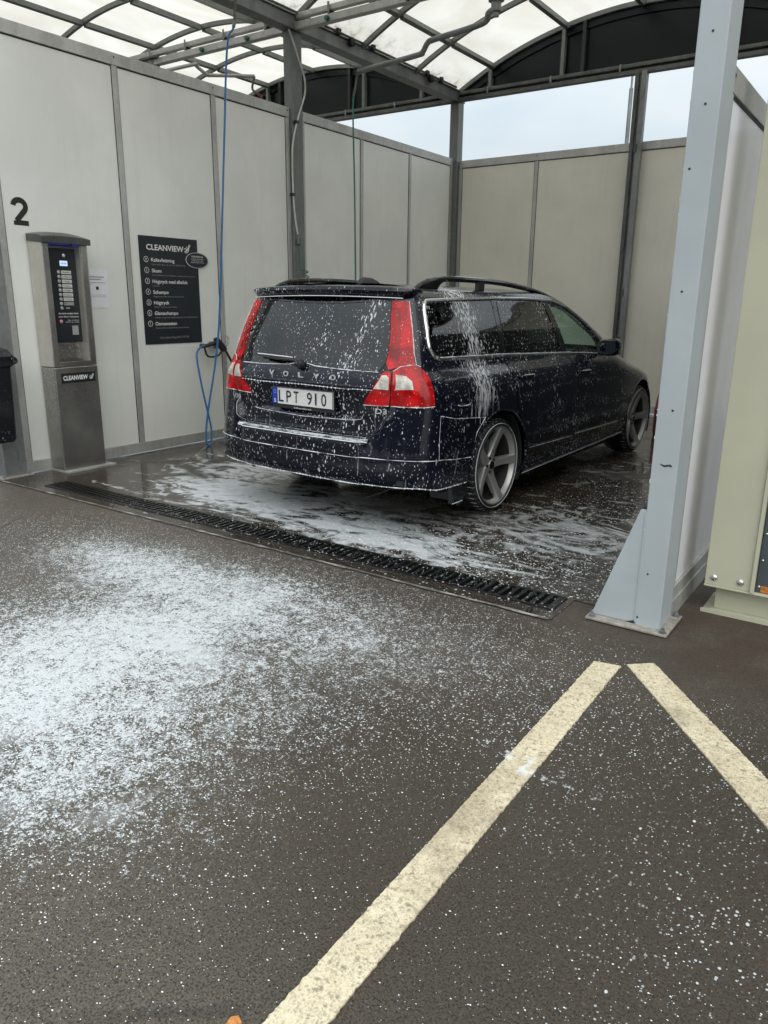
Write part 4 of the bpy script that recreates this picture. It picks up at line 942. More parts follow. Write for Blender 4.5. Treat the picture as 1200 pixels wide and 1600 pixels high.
def seam(name, mat, pts, r, parent, closed=False, d=.003, drip=0, step=.02, n=5, vary=0):
    if name == 'foam_line': r *= .78; vary = max(vary, .7)
    q = pts + ([pts[0]] if closed else []); out = []
    for a, b in zip(q[:-1], q[1:]):
        k = max(1, int(math.dist(a, b)/step)); out += [(a[0]+(b[0]-a[0])*j/k, a[1]+(b[1]-a[1])*j/k) for j in range(k)]
    if not closed: out.append(q[-1])
    P = [off(u, z, d) for u, z in out]
    mb = MB(); ph_ = random.uniform(0, 6); rv = (lambda t: r*max(.12, (.82 + vary*math.sin(t*83+ph_)*math.sin(t*29+ph_*2) + .25*math.sin(t*211+ph_)))) if vary else r
    mb.tube([tuple(p) for p in P], rv, n, closed)
    if drip:
        L = 0
        for a, b in zip(P[:-1], P[1:]):
            L += (b-a).length
            if L > drip*random.uniform(.6,1.4):
                L = 0; c = a; s_ = random.uniform(.0028,.0048)
                mb.lathe([(0,-s_*1.8),(s_*.8,-s_*1.1),(s_,-.0),(s_*.6,s_),(0,s_*1.2)], 6, 2, tuple(c))
    return mb.build(name, mat, parent, smooth=True)
car = thing('estate_car', 'dark navy estate car covered in soap foam standing in the wash bay', 'car', (-3.1539,4.6422,.004), -.037416)
# polygons (u, z) on the right side / right half of the rear
TRIM = [(.905,1.385),(1.0,1.402),(1.4,1.416),(1.84,1.424),(2.35,1.424),(2.75,1.412),(2.98,1.365),(3.17,1.285),(3.36,1.18),(3.52,1.075),(3.56,1.0),(3.476,.978),(3.1,1.002),(2.725,1.021),(1.746,1.052),(1.128,1.062),(.94,1.066),(.83,1.085),(.775,1.13),(.77,1.19),(.80,1.28),(.845,1.345)]
W1 = [(.90,1.355),(.95,1.378),(1.1,1.388),(1.79,1.402),(1.72,1.071),(1.161,1.079),(.96,1.084),(.87,1.10),(.825,1.14),(.825,1.20),(.845,1.28)]
W2 = [(1.866,1.402),(2.30,1.402),(2.56,1.396),(2.655,1.034),(2.2,1.05),(1.795,1.067)]
W3 = [(2.66,1.393),(2.76,1.385),(2.93,1.342),(3.12,1.26),(3.30,1.162),(3.42,1.08),(3.45,1.005),(3.1,1.016),(2.76,1.032)]
RG = [(-.472,1.402),(-.3,1.410),(0,1.413),(.3,1.410),(.472,1.402),(.462,1.28),(.449,1.12),(.436,1.045),(.405,.996),(.25,.998),(.09,1.006),(0,1.018),(-.09,1.006),(-.25,.998),(-.405,.996),(-.436,1.045),(-.449,1.12),(-.462,1.28)]
def shrink(poly, k):
    cx_ = sum(p[0] for p in poly)/len(poly); cy_ = sum(p[1] for p in poly)/len(poly); out = []
    for x, y in poly:
        dx, dy = x-cx_, y-cy_; L = math.hypot(dx, dy); out.append((x-dx/L*min(k, L*.5), y-dy/L*min(k*.8, L*.5)))
    return out
HOLES = [shrink(w, .035) for w in (W1, W2, W3)]; HR = shrink(RG, .03)
# ---- body shell
ZL = list(np.concatenate([np.arange(.17,.57,.02), np.arange(.57,.62,.006), np.arange(.625,.87,.02), np.arange(.87,.96,.008), np.arange(.965,1.40,.015), np.arange(1.40,1.516,.007)]))
ZL[-1] = 1.5147
nR, nS, nF = 64, 170, 46
def ringpts(z):
    af = AF(z); yf = YF(z); ys = yf-af; out = []
    for i in range(nR): out.append(F(i/nR, z))
    for i in range(nS):
        y = YC + (ys-YC)*i/nS; out.append((xside(y, z), y, z))
    w = xside(ys-1e-4, z)
    for i in range(nF+1):
        ph = math.pi/2*(1-i/nF); si, co = math.sin(ph), math.cos(ph); r = 1/((si**NF+co**NF)**(1/NF))
        out.append((w*r*si, ys+af*r*co, z))
    return out
rings = []
for z in ZL:
    h = ringpts(z); rings.append(h + [(-x, y, zz) for x, y, zz in h[1:-1]][::-1])
n = len(rings[0]); V_ = [p for r_ in rings for p in r_]; Fc = []
ARC = [(0, .385), (2.816, .385)]; WC = .325
def cut(p):
    x, y, z = p
    if abs(x) > .5:
        for yc, rr_ in ARC:
            if (y-yc)**2 + (z-WC)**2 < rr_**2: return True
        if .9 < z < 1.41:
            u = y - YC + 1
            if y > YC:
                for h in HOLES:
                    if inside((u, z), h): return True
            else:
                pass
    if 1.0 < z < 1.41 and y < -.5 and abs(x) < .60:
        # rear window: approximate u from x
        w = W(z); t = abs(x)/w
        lo, hi = 0, 1
        for _ in range(18):
            m_ = (lo+hi)/2; ph = m_*math.pi/2; si, co = math.sin(ph), math.cos(ph)
            if si/((si**N+co**N)**(1/N)) < t: lo = m_
            else: hi = m_
        if inside((math.copysign(lo, x), z), HR): return True
    if z < .30 and y < -.42: return True
    if 1.03 < z < 1.40 and y > YF(z)-AF(z)*.98 and abs(x) < W(z)*.93: return True
    return False
for i in range(len(rings)-1):
    for k in range(n):
        a, b, c, d = i*n+k, i*n+(k+1) % n, (i+1)*n+(k+1) % n, (i+1)*n+k
        cen = [(V_[a][j]+V_[b][j]+V_[c][j]+V_[d][j])/4 for j in range(3)]
        if cut(cen): continue
        Fc.append((a, b, c, d))
Fc.append(tuple((len(rings)-1)*n+k for k in range(n)))
# snap arch boundary
cnt = {}
for f_ in Fc:
    for v_ in f_: cnt[v_] = cnt.get(v_, 0)+1
for i, p in enumerate(V_):
    if 0 < cnt.get(i, 0) < 4 and abs(p[0]) > .5 and p[2] < .76:
        for yc, rr_ in ARC:
            dy, dz = p[1]-yc, p[2]-WC; L = math.hypot(dy, dz)
            if abs(L-rr_) < .035 and p[2] > .19:
                y2, z2 = yc+dy/L*rr_, WC+dz/L*rr_; V_[i] = (math.copysign(xside(y2, max(z2,.17)), p[0]), y2, z2)
mb = MB(); mb.add(V_, Fc); body = mb.build('body', 'paint', car, smooth=True, fixn=False, angle=50)
# arch lips + liners
for yc, rr_ in ARC:
    for s in (1,-1):
        L = []
        for k in range(41):
            a = math.radians(-22 + 224*k/40); y2, z2 = yc+rr_*math.cos(a), WC+rr_*math.sin(a)
            L.append((s*(xside(y2, max(.18, z2))+.002), y2, z2))
        MB().tube(L, .007, 6).build('arch_lip', 'paint', car, smooth=True)
        n_ = 36; v = []
        for k in range(n_+1):
            a = math.radians(-25 + 230*k/n_); v += [(s*.90, yc+(rr_-.002)*math.cos(a), WC+(rr_-.002)*math.sin(a)), (s*.52, yc+(rr_-.002)*math.cos(a), WC+(rr_-.002)*math.sin(a))]
        f = [(2*k, 2*k+1, 2*k+3, 2*k+2) for k in range(n_)]; MB().add(v, f + [tuple(2*k+1 for k in range(n_+1))]).build('wheel_arch_liner', 'interior', car, smooth=True)
box('underbody', 'interior', (-.80,-.55,.22), (.80,3.4,.27), car)
box('rear_underbody', 'interior', (-.78,-.93,.33), (.78,-.55,.36), car)
box('cabin_floor', 'interior', (-.78,-.80,.62), (.78,2.4,.66), car)
for sx in (-1, 1):
    sb = loft([rr(.24,.26,.06,.66), rr(.25,.27,.06,.80)]).build('seat', 'interior', car, smooth=True); sb.location = (sx*.38,1.15,0)
    sb = loft([rr(.23,.06,.05,.78), rr(.25,.07,.05,1.0), rr(.22,.05,.04,1.22), rr(.12,.045,.03,1.24), rr(.12,.045,.03,1.36)]).build('seat_back', 'interior', car, smooth=True); sb.location = (sx*.38,.93,0)
    sb = loft([rr(.30,.06,.05,.7), rr(.30,.06,.05,1.15), rr(.12,.045,.03,1.17), rr(.12,.045,.03,1.28)]).build('seat_back', 'interior', car, smooth=True); sb.location = (sx*.35,.12,0)
MB().tube([(-.37+.17*math.cos(a),1.62+.04*math.sin(a),.98+.16*math.sin(a)) for a in np.linspace(0,2*math.pi,24,False)], .014, 6, True).build('steering_wheel', 'interior', car, smooth=True)
box('dashboard', 'interior', (-.74,1.75,.80), (.74,2.35,.99), car, .03)
# ---- doors, fuel flap
DR = [(1.762,1.044),(2.70,1.014),(2.775,.975),(2.825,.90),(2.838,.80),(2.832,.668),(2.80,.56),(2.785,.45),(2.758,.353),(1.985,.372),(1.962,.44),(1.925,.54),(1.875,.62),(1.832,.68),(1.826,.79),(1.80,.90)]
DF = [(2.715,1.014),(3.10,.995),(3.466,.968),(3.64,.945),(3.765,.91),(3.825,.76),(3.842,.60),(3.83,.45),(3.786,.342),(2.776,.352),(2.803,.45),(2.818,.56),(2.85,.668),(2.856,.80),(2.843,.90),(2.793,.975)]
def door(poly, s, hx, hz):
    d_ = patch('door', 'paint', poly if s > 0 else mirror(poly), .004, .012, car, .035)
    c = off(s*hx, hz, .028); t0 = off(s*(hx-.105), hz+.004, .008); t1 = off(s*(hx+.105), hz-.004, .008)
    pts = [tuple(t0), tuple(off(s*(hx-.08), hz+.003, .024)), tuple(c), tuple(off(s*(hx+.08), hz-.002, .026)), tuple(t1)]
    h = MB().tube(spline(pts, 4), .0095, 8).build('handle', 'paint', d_, smooth=True)
    cup = closed_spline([(s*(hx+.085*math.cos(a)), hz-.004+.022*math.sin(a)) for a in np.linspace(0, 2*math.pi, 10, False)], 2)
    patch('handle_recess', 'gloss_black', cup, .0052, .002, d_, .03)
    MB().tube([tuple(off(s*(hx-.085), hz+.010, .031)), tuple(off(s*(hx+.06), hz+.008, .033))], .0028, 5).build('foam_line', 'foam', d_)
    seam('side_strip', 'gloss_black', [(s*(poly[9][0]+.02), .385+.004), (s*(poly[8][0]-.02), .375)], .012, d_, d=.006)
    seam('foam_line', 'foam', [(s*(poly[9][0]+.02), .398), (s*(poly[8][0]-.02), .388)], .0022, d_, d=.016, vary=.5)
    return d_
for s in (1,-1): door(DR, s, 1.985, .897); door(DF, s, 2.975, .868)
FU = closed_spline([(1.07,.938),(1.13,.946),(1.205,.936),(1.222,.88),(1.212,.81),(1.165,.784),(1.08,.785),(1.035,.805),(1.03,.89)], 3)
fl = patch('fuel_flap', 'paint', FU, .0045, .006, car, .02)
seam('foam_line', 'foam', [tuple(p) for p in FU if p[1] < .83 and p[0] > 1.045], .0028, fl, d=.006)
# ---- side glass and trim
for s in (1,-1):
    f_ = (lambda p: p) if s > 0 else mirror
    patch('window', 'glass_dark', f_(W1), .004, .004, car, .035); patch('window', 'glass_dark', f_(W2), .004, .004, car, .035); patch('window', 'glass_green', f_(W3), .004, .004, car, .035)
    for a, b in (((1.79,1.41),(1.72,1.066)), ((2.58,1.405),(2.68,1.03))):
        w = .030 if a[0] < 2 else .042
        patch('pillar', 'gloss_black', [(s*(a[0]+.004),a[1]),(s*(a[0]+w*2),a[1]),(s*(b[0]+w*2),b[1]),(s*(b[0]+.0),b[1])][::s], .006, .006, car, .03)
    dark_top = [(s*u, z) for u, z in TRIM[2:11]]
    seam('window_trim', 'chrome', [(s*u, z) for u, z in TRIM], .0135, car, True, d=.001, n=8)
    seam('foam_line', 'foam', [(s*u, z+.009) for u, z in TRIM[11:17]], .0030, car, d=.012, vary=.6)
# windshield
mb = MB(); g2 = []; nz_, nx_ = 14, 20
for j in range(nz_+1):
    z = 1.0 + .42*j/nz_; w = W(z)*.95; yf = YF(z); af = AF(z); row = []
    for i in range(nx_+1):
        x = w*(-1+2*i/nx_); t_ = min(1, abs(x)/xside(yf-af-1e-3, z)); g2.append((x, yf-af+af*(1-t_**NF)**(1/NF)+.006, z))
mb.add(g2, [(j*(nx_+1)+i, j*(nx_+1)+i+1, (j+1)*(nx_+1)+i+1, (j+1)*(nx_+1)+i) for j in range(nz_) for i in range(nx_)]).build('windscreen', 'glass_green', car, smooth=True)
# ---- rear: tailgate, lights, bumper
TG = [(-.425,1.0),(-.40,.90),(-.345,.80),(-.41,.79),(-.418,.72),(-.398,.64),(-.345,.604),(.345,.604),(.398,.64),(.418,.72),(.41,.79),(.345,.80),(.40,.90),(.425,1.0),(.40,.990),(.25,.992),(.09,1.0),(0,1.012),(-.09,1.0),(-.25,.992),(-.40,.990)]
tg = patch('tailgate', 'paint', TG, .004, .010, car, .013)
rg = patch('rear_window', 'glass_dark', RG, .004, .006, car, .03)
seam('foam_line', 'foam', [(-.40,.992),(-.25,.993),(-.09,1.002),(-.03,1.016)], .0030, rg, d=.008, vary=.5)
seam('foam_line', 'foam', [(.03,1.016),(.09,1.003),(.25,.994),(.405,.990)], .0042, rg, d=.008, vary=.5)
# handle strip above the plate
seam('handle_strip', 'paint', [(-.365,.902),(-.2,.904),(0,.905),(.2,.904),(.372,.902)], .011, tg, d=.006, n=8)
seam('foam_line', 'foam', [(-.36,.893),(0,.896),(.37,.893)], .0022, tg, d=.014, drip=.022)
seam('foam_line', 'foam', [(-.30,.700),(-.26,.690),(0,.682),(.26,.690),(.30,.705),(.315,.74)], .0022, tg, d=.007, vary=.7)
seam('foam_line', 'foam', [(-.41,.79),(-.418,.72),(-.398,.64),(-.345,.604)], .0016, tg, d=.006)
LU = [(.4765,1.398),(.466,1.28),(.453,1.12),(.440,1.045),(.452,1.006),(.50,1.023),(.600,1.035),(.594,1.09),(.598,1.20),(.606,1.30),(.612,1.396)]
LO = [(.474,.996),(.51,1.022),(.56,1.030),(.608,1.033),(.655,1.010),(.683,.965),(.684,.90),(.680,.806),(.60,.801),(.515,.801),(.432,.800),(.44,.86),(.455,.916)]
LI = [(.447,.998),(.462,.988),(.448,.915),(.424,.802),(.37,.799),(.318,.799),(.332,.835),(.37,.90),(.405,.955),(.425,.988)]
CO = [(.481,.980),(.53,.972),(.552,.945),(.550,.899),(.462,.896)]; CI = [(.440,.975),(.449,.96),(.438,.897),(.375,.899),(.405,.945),(.42,.972)]
for s in (1,-1):
    f_ = (lambda p: p) if s > 0 else mirror
    tl = patch('tail_light', 'red_lens', f_(LU), .008, .012, car, .018)
    patch('ribbed_lens', 'dark_red_lens', f_([(.478,1.36),(.466,1.19),(.455,1.08),(.500,1.06),(.520,1.20),(.527,1.36)]), .0095, .003, tl, .02)
    seam('foam_line', 'foam', [(s*u, z) for u, z in [(.612,1.396),(.604,1.28),(.598,1.20),(.597,1.10),(.606,1.037),(.64,1.027)]], .0024, tl, d=.010, vary=.5)
    lo = patch('tail_light', 'red_lens', f_(LO), .012, .018, car, .018)
    patch('reversing_lens', 'clear_lens', f_(CO), .0145, .004, lo, .018)
    seam('foam_line', 'foam', [(s*u, z) for u, z in [(.474,.998),(.51,1.025),(.56,1.034),(.608,1.037)]], .0032, lo, d=.012, vary=.5)
    seam('foam_line', 'foam', [(s*.432,.798),(s*.515,.798),(s*.60,.798),(s*.682,.803)], .0034, lo, d=.010, vary=.6, drip=.05)
    li = patch('tail_light', 'red_lens', f_(LI), .010, .014, tg, .015); patch('fog_lens', 'clear_lens', f_(CI), .0125, .004, car, .018)
    seam('foam_line', 'foam', [(s*.318,.797),(s*.37,.797),(s*.424,.800)], .0026, car, d=.011, vary=.5)
    seam('seam_line', 'gasket', [(s*u, z) for u, z in [(.466,.992),(.452,.916),(.428,.80),(.42,.72),(.40,.64),(.35,.60)]], .0030, car, d=.005)
# bumper: wraps round
BP = [(-1.20,.52),(-1.245,.585),(-1.29,.64),(-1.37,.684),(-1.0,.716),(-.745,.745),(-.70,.79),(-.43,.793),(-.425,.72),(-.405,.64),(-.35,.592),(.35,.592),(.405,.64),(.425,.72),(.43,.793),(.70,.79),(.745,.745),(1.0,.716),(1.37,.684),(1.29,.64),(1.245,.585),(1.20,.52),(1.19,.40),(1.20,.305),(1.0,.285),(.8,.29),(.6,.315),(0,.325),(-.6,.315),(-.8,.29),(-1.0,.285),(-1.20,.305),(-1.19,.40)]
bp = patch('bumper', 'paint', BP, .009, .016, car, .02)
seam('foam_line', 'foam', [(-1.18,.475),(-.8,.478),(-.5,.482),(0,.486),(.5,.486),(.8,.482),(1.19,.452)], .0028, bp, d=.0105, vary=.4)
seam('foam_line', 'foam', [(-.9,.29),(-.6,.316),(0,.326),(.6,.316),(.75,.297),(1.19,.288)], .0034, bp, d=.0105, drip=.028, vary=.5)
seam('foam_line', 'foam', [(.745,.745),(1.0,.716),(1.37,.684)], .0024, bp, d=.0105, vary=.5)
seam('foam_line', 'foam', [(-.745,.745),(-1.0,.716),(-1.37,.684)], .0024, bp, d=.0105)
seam('foam_line', 'foam', [(.745,.745),(.742,.60),(.742,.48)], .0014, bp, d=.0105); seam('foam_line', 'foam', [(1.37,.684),(1.34,.66),(1.265,.60),(1.235,.54)], .002, bp, d=.0105)
# foam covered step
mb = MB(); v = []; nx_ = 60
for i in range(nx_+1):
    x = -.56+1.12*i/nx_; yb = yback(x,.60)-.001; ye = yback(x,.575)-.008; 
    for t_ in np.linspace(0,1,7): v.append((x, yb+(ye-yb)*t_, .594-.012*t_**2+.0035))
mb.add(v, [(7*i+j, 7*i+7+j, 7*i+8+j, 7*i+1+j) for i in range(nx_) for j in range(6)]).build('bumper_step', 'paint_shelf', bp, smooth=True)
MB().tube([(-.56+1.12*i/30, yback(-.56+1.12*i/30,.575)-.010, .581) for i in range(31)], .0032, 6).build('foam_line', 'foam', bp)
# mud flaps, exhaust, tow eye cover
for s in (1,-1):
    MB().prism([(-.43,.46),(-.385,.30),(-.40,.20),(-.44,.165),(-.56,.165),(-.57,.29),(-.50,.30),(-.45,.46)], 0, s*.885-.012*s, s*.905).build('mud_flap', 'gloss_black', car, bevel=.002)
    MB().prism([(-.43,.30),(-.43,.165),(-.445,.155),(-.445,.30)], 0, s*.66, s*.90).build('mud_flap', 'plastic', car)
    MB().tube([(s*.905,-.44,.168),(s*.905,-.56,.168)], .003, 5).build('foam_line', 'foam', car)
patch('tow_eye_cover', 'paint', [(.335,.535),(.385,.535),(.385,.515),(.335,.515)], .0105, .003, bp, .02)
# sills
for s in (1,-1):
    MB().tube([(s*.885, .40+.0*i, .225+.004*i) if i == 0 else (s*.885,.40+2.0*i/8,.222+.006*i) for i in range(9)], .028, 8).build('side_sill', 'paint', car, smooth=True)
    MB().tube([(s*.912,.38,.208),(s*.912,2.40,.252)], .0022, 5).build('foam_line', 'foam', car)
# plate
PYc = yback(0,.80)-.006
def onrear(x, z, d): return (x, yback(x, z)-d, z)
pl = box('number_plate', 'plate_white', (-.26,-.955,.7455), (.26,-.949,.8555), tg, .0)
box('plate_holder', 'plastic', (-.266,-.948,.722), (.266,-.938,.860), pl, .002)
PR, PU = (1,0,0), (0,0,1)
quad((-.26,-.9555,.7455), PR, PU, .045, .110, .0012, t=.001).build('euro_band', 'plate_blue', pl)
mb = MB()
for x0, z0, w_, h_ in ((-.26,.7455,.52,.003),(-.26,.8525,.52,.003),(.257,.7455,.003,.110)): quad((x0,-.9555,z0), PR, PU, w_, h_, .0014, mb, .001)
mb.build('plate_border', 'black_print', pl)
ch = []
for c_, x_ in zip('LPT', (-.203,-.135,-.070)): ch.append((c_, (x_,-.9555,.763), PR, PU, .074, .042, .006))
for c_, x_, w_ in zip('910', (.045,.113,.165), (.042,.013,.042)): ch.append((c_, (x_,-.9555,.763), PR, PU, .074, w_, .006))
lettering(ch, 'plate_text', 'black_print', pl)
lettering([('S', (-.246,-.9555,.756), PR, PU, .022, .016, .02)], 'country_letter', 'white_print', pl)
mb = MB()
for k in range(8): a = k*math.pi/4; disc((-.2375+.011*math.cos(a),-.9565,.825+.011*math.sin(a)), PR, PU, .0022, .0005, mb, 5)
mb.build('euro_stars', 'white_print', pl, fixn=False)
lettering([('bilhandlaren', (-.075,-.949,.7255), PR, PU, .010, .15, .0)], 'dealer_text', 'white_print', pl)
# brand letters
for c_, x_ in zip('VOLVO', (-.272,-.142,-.012,.118,.250)):
    z_ = .932; y_ = yback(x_+.02, z_+.015)-.007
    v, f = text_geo(c_, .03); x0 = min(q[0] for q in v); x1 = max(q[0] for q in v); mb = MB(); m_ = len(v)
    w_ = .046; h_ = .030; sx = w_/(x1-x0); sy = h_/.69
    mb.add([(x_+(q[0]-x0)*sx, y_-.003, z_+q[1]*sy) for q in v] + [(x_+(q[0]-x0)*sx, y_+.003, z_+q[1]*sy) for q in v], f + [tuple(m_+i for i in q[::-1]) for q in f])
    mb.build('letter', 'badge', tg, fixn=False)
y_ = yback(.6,.765); 
lettering([('D3', (.575,yback(.61,.765)-.012,.752), (.995,.10,0), PU, .030, .082, .02)], 'badge', 'badge', tg)
lettering([('V70', (-.645,yback(-.61,.765)-.030,.752), (.985,-.17,0), PU, .030, .100, .02)], 'badge', 'badge', tg)
# wiper
wp = MB().tube(spline([(.0,-.975,1.005),(.0,-.998,1.018),(-.03,-.985,1.035),(-.20,-.972,1.038),(-.34,-.955,1.045)], 5), lambda q: .013-.007*q, 8).build('wiper', 'plastic', rg, smooth=True)
MB().tube([(-.40,-.938,1.052),(-.22,-.962,1.048),(-.10,-.965,1.044)], .006, 6).build('wiper_blade', 'plastic', wp)
MB().tube([(-.40,-.941,1.060),(-.22,-.966,1.057),(-.06,-.97,1.052)], .0035, 5).build('foam_line', 'foam', wp)
MB().lathe([(0,-.03),(.022,-.028),(.030,-.012),(.032,.01)], 16, 1, (0,-.965,1.012)).build('wiper_cap', 'plastic', wp, smooth=True)
# spoiler
def sp_y(x): return -.835 + .105*(abs(x)/.66)**2.2
rings_ = []
for i in range(41):
    x = -.662+1.324*i/40; e = max(0, (abs(x)-.60)/.062); fw = .28 - .16*e; th = .040*(1-.6*e*e) ; ye = sp_y(x)+.02*e; zt = 1.489 - .014*(x/.66)**2 - .006*e
    rings_.append([(x, ye, zt-th*.55), (x, ye+.006, zt-th*.05), (x, ye+.03, zt+.004), (x, ye+fw*.5, zt+.008-.008*e), (x, ye+fw, zt+.004-.012*e), (x, ye+fw, zt-.05), (x, ye+.10, zt-.068), (x, ye+.03, zt-th-.022)])
loft(rings_).build('roof_spoiler', 'paint', car, smooth=True)
MB().tube([(-.62+1.24*i/30, sp_y(-.62+1.24*i/30)+.012, 1.489-.014*((-.62+1.24*i/30)/.66)**2-.060) for i in range(31)], .0025, 5).build('foam_line', 'foam', car)
# roof rails, antenna
for s in (1,-1):
    pts = [(s*.60,-.60,1.462),(s*.60,-.511,1.502),(s*.60,-.413,1.525),(s*.60,-.285,1.537),(s*.60,-.01,1.543),(s*.60,.45,1.535),(s*.60,.833,1.508),(s*.60,1.142,1.473),(s*.60,1.396,1.425),(s*.60,1.60,1.38)]
    MB().prism([(-.61,1.462),(-.511,1.508),(-.413,1.53),(-.285,1.54),(-.26,1.525),(-.31,1.505),(-.34,1.478),(-.36,1.455)], 0, s*.587, s*.613).build('rail_end', 'gloss_black', car, bevel=.005)
    MB().tube(spline(pts, 6), lambda q: .019*(.75+.25*math.sin(math.pi*q)), 8).build('roof_rail', 'gloss_black', car, smooth=True)
    MB().box((s*.60-.016,.16,1.475),(s*.60+.016,.24,1.55)).build('rail_foot', 'plastic', car, bevel=.004)
loft([[(-.035,-.38,1.50),(.035,-.38,1.50),(.035,-.16,1.505),(-.035,-.16,1.505)],[(-.025,-.355,1.535),(.025,-.355,1.535),(.025,-.19,1.53),(-.025,-.19,1.53)],[(-.010,-.33,1.555),(.010,-.33,1.555),(.010,-.24,1.552),(-.010,-.24,1.552)]]).build('roof_antenna', 'plastic', car, smooth=True, bevel=.004)
# mirrors
sq = lambda c: math.copysign(abs(c)**.62, c)
for s in (1,-1):
    rgs = []
    for t_, k in ((0,.35),(.012,.8),(.035,1),(.10,1),(.15,.85),(.185,.4)):
        rgs.append([(s*(.975+.082*k*sq(math.cos(a))), 1.66+t_+.03*sq(math.cos(a)), 1.052+.070*k*sq(math.sin(a))*(1+.08*math.cos(a))) for a in np.linspace(0,2*math.pi,20,False)])
    mr = loft(rgs).build('door_mirror', 'paint', car, smooth=True)
    rgs = [[(s*(.975+.066*sq(math.cos(a))), 1.658+.03*sq(math.cos(a)), 1.052+.056*sq(math.sin(a))) for a in np.linspace(0,2*math.pi,20,False)]]
    MB().add(rgs[0], [tuple(range(20))]).build('mirror_glass', 'chrome_mirror', mr, fixn=False)
    MB().tube(spline([(s*.86,1.80,1.005),(s*.91,1.73,1.01),(s*.96,1.68,1.03)], 4), .020, 8).build('mirror_arm', 'paint', mr, smooth=True)
# front lamps, grille (plain, out of sight from the photograph)
for s in (1,-1): box('headlight', 'clear_lens', (min(s*.45,s*.62),3.2,.66), (max(s*.45,s*.62),3.50,.74), car, .02)
box('grille', 'plastic', (-.34,3.60,.50), (.34,3.725,.66), car, .02)
# ---- wheels
def wheel(x, y, s):
    w = bpy.data.objects.new('wheel', None); S.collection.objects.link(w); w.parent = car; w.location = (x, y, .325); w.rotation_euler = (.35 if y < 1 else 1.0, 0, 0) if s > 0 else (.3,0,math.pi)
    return w
RT, HWD = .322, .118
def tyre_mesh():
    prof = [(.268,-HWD+.012),(.285,-HWD-.002),(.305,-HWD+.002),(.316,-HWD+.016),(RT,-HWD+.034)]
    NA = 168; mb = MB(); v = []
    full = prof + [(RT,-.045),(RT,-.040),(RT-.008,-.038),(RT-.008,-.030),(RT,-.028),(RT+.001,0),(RT,.028),(RT-.008,.030),(RT-.008,.038),(RT,.040),(RT,.045)] + [(r, -t) for r, t in prof[::-1]]
    n_ = len(full)
    for k in range(NA):
        a = 2*math.pi*k/NA
        for j, (r, t) in enumerate(full):
            g_ = (k % 4 == 0) and (.300 < r) and (abs(t) > .045 or r == RT) and abs(t) > .02
            rr_ = r - (.010 if g_ else 0); tt = t + (.20*(a*0)); 
            v.append((tt, rr_*math.cos(a), rr_*math.sin(a)))
    f = [(k*n_+j, k*n_+j+1, ((k+1) % NA)*n_+j+1, ((k+1) % NA)*n_+j) for k in range(NA) for j in range(n_-1)]
    return mb.add(v, f)
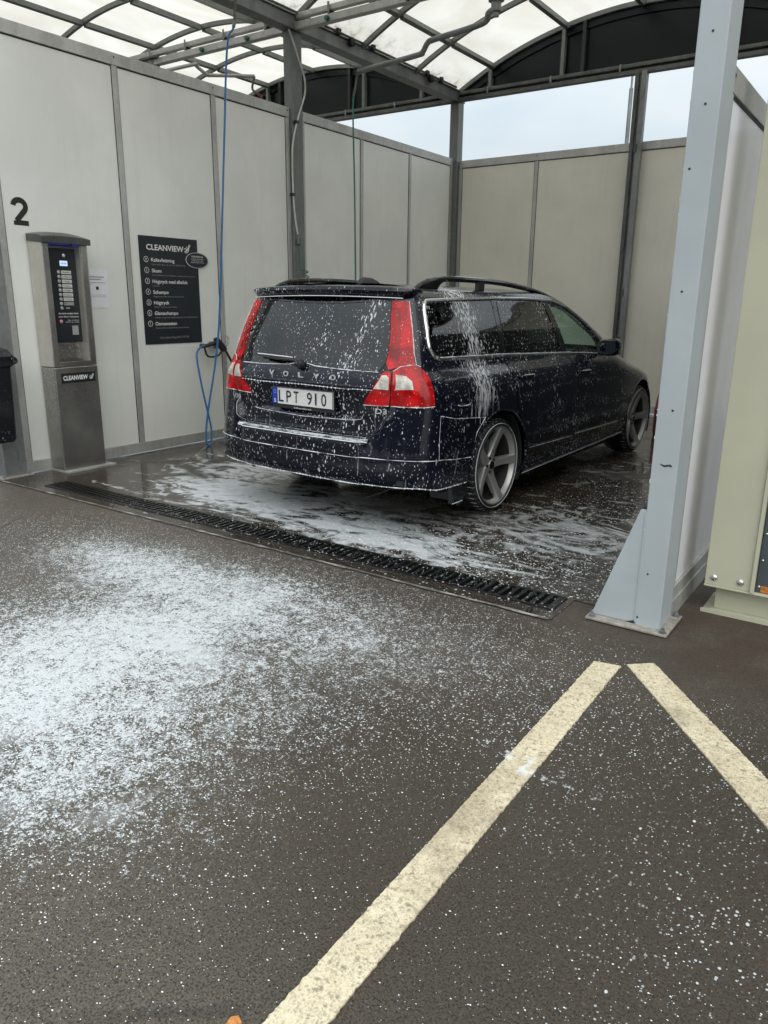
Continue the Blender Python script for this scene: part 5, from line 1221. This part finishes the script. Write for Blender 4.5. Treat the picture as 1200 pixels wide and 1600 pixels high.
def wheel_parts(w):
    ty = tyre_mesh().build('tyre', 'rubber', w, smooth=True, angle=30)
    MB().lathe([(.2925,-HWD+.004),(.2955,-HWD-.005),(.2985,-HWD+.002)], 72, 0).build('foam_line', 'foam', ty)   # placeholder side, mirrored below
    MB().lathe([(.2865,HWD+.0005),(.2885,HWD+.005),(.2905,HWD+.0005)], 72, 0).build('foam_line', 'foam', ty)
    rm = MB().lathe([(.272,HWD-.006),(.272,HWD+.004),(.262,HWD+.004),(.254,HWD-.010),(.247,HWD-.030),(.243,HWD-.034)], 72, 0).build('rim', 'alloy', w, smooth=True)
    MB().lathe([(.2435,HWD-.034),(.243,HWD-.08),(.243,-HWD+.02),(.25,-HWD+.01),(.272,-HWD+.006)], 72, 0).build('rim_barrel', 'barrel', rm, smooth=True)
    MB().lathe([(.2725,HWD-.004),(.2725,HWD+.0055),(.2645,HWD+.0065),(.2600,HWD+.002),(.2605,HWD-.004)], 72, 0, closed=True).build('rim_lip', 'lip', rm, smooth=True)
    for k in range(5):
        a = 2*math.pi*k/5 + .3; c, s_ = math.cos(a), math.sin(a)
        def pt(r, t, x): return (x, r*c - t*s_, r*s_ + t*c)
        secs = []
        for r, w_, xf, th in ((.045,.040,HWD-.052,.045),(.10,.030,HWD-.045,.045),(.18,.029,HWD-.026,.042),(.245,.034,HWD-.004,.036),(.262,.040,HWD+.001,.02)):
            secs.append([pt(r,-w_,xf-th), pt(r,-w_,xf-.010), pt(r,-w_*.80,xf), pt(r,w_*.80,xf), pt(r,w_,xf-.010), pt(r,w_,xf-th)])
        loft(secs).build('spoke', 'alloy', rm, smooth=True)
    MB().lathe([(0,HWD-.040),(.030,HWD-.040),(.034,HWD-.046),(.062,HWD-.050),(.066,HWD-.10),(0,HWD-.10)], 36, 0).build('hub', 'alloy', rm, smooth=True)
    MB().lathe([(0,HWD-.034),(.026,HWD-.034),(.030,HWD-.038),(.030,HWD-.042)], 30, 0).build('centre_cap', 'gloss_black', rm, smooth=True)
    for k in range(5):
        a = 2*math.pi*(k+.5)/5 + .3; MB().lathe([(0,HWD-.040),(.009,HWD-.041),(.010,HWD-.055)], 8, 0, (0,.050*math.cos(a),.050*math.sin(a))).build('wheel_nut', 'plastic', rm, smooth=True)
    a = 2*math.pi*.55/5+.3+4; MB().tube([(HWD-.06,.225*math.cos(a),.225*math.sin(a)),(HWD-.02,.205*math.cos(a),.205*math.sin(a))], .006, 6).build('valve', 'plastic', rm)
    MB().lathe([(0,HWD-.135),(.2425,HWD-.135),(.2425,HWD-.125)], 40, 0).build('spoke_shade_disc', 'interior', w)  # added dark disc standing in for the shade between the spokes
    mb = MB()
    for k in range(42):
        a = 2*math.pi*k*4/168; r_ = RT-.0035; mb.tube([(-.055+.006*math.sin(k*3.1),r_*math.cos(a),r_*math.sin(a)),(-.098,r_*math.cos(a),r_*math.sin(a))], .0016, 4); mb.tube([(.058,r_*math.cos(a),r_*math.sin(a)),(.098,(r_)*math.cos(a),(r_)*math.sin(a))], .0015, 4)
    stuff(mb.build('tread_foam', 'foam', ty))
    MB().lathe([(.05,-.01),(.155,-.01),(.155,.012),(.05,.012)], 40, 0, closed=True).build('brake_disc', 'galv_dark', w, smooth=True)
    MB().prism([(-.15,.02),(-.15,.12),(-.08,.17),(.02,.17),(.02,.10),(-.06,.03)], 0, -.03, .05).build('brake_caliper', 'plastic', w)
w0 = wheel(.905-HWD+.003, 0, 1); wheel_parts(w0)
def copy_tree(o, parent):
    c = o.copy(); S.collection.objects.link(c); c.parent = parent
    for ch in list(o.children): copy_tree(ch, c)
    return c
for x, y, s in ((.905-HWD+.003,2.816,1),(-.905+HWD-.003,0,-1),(-.905+HWD-.003,2.816,-1)):
    w = copy_tree(w0, car); w.location = (x, y, .325)
    w.rotation_euler = (-.25,0,0) if s > 0 else (.3,0,math.pi)
w0.rotation_euler = (-.27,0,0)
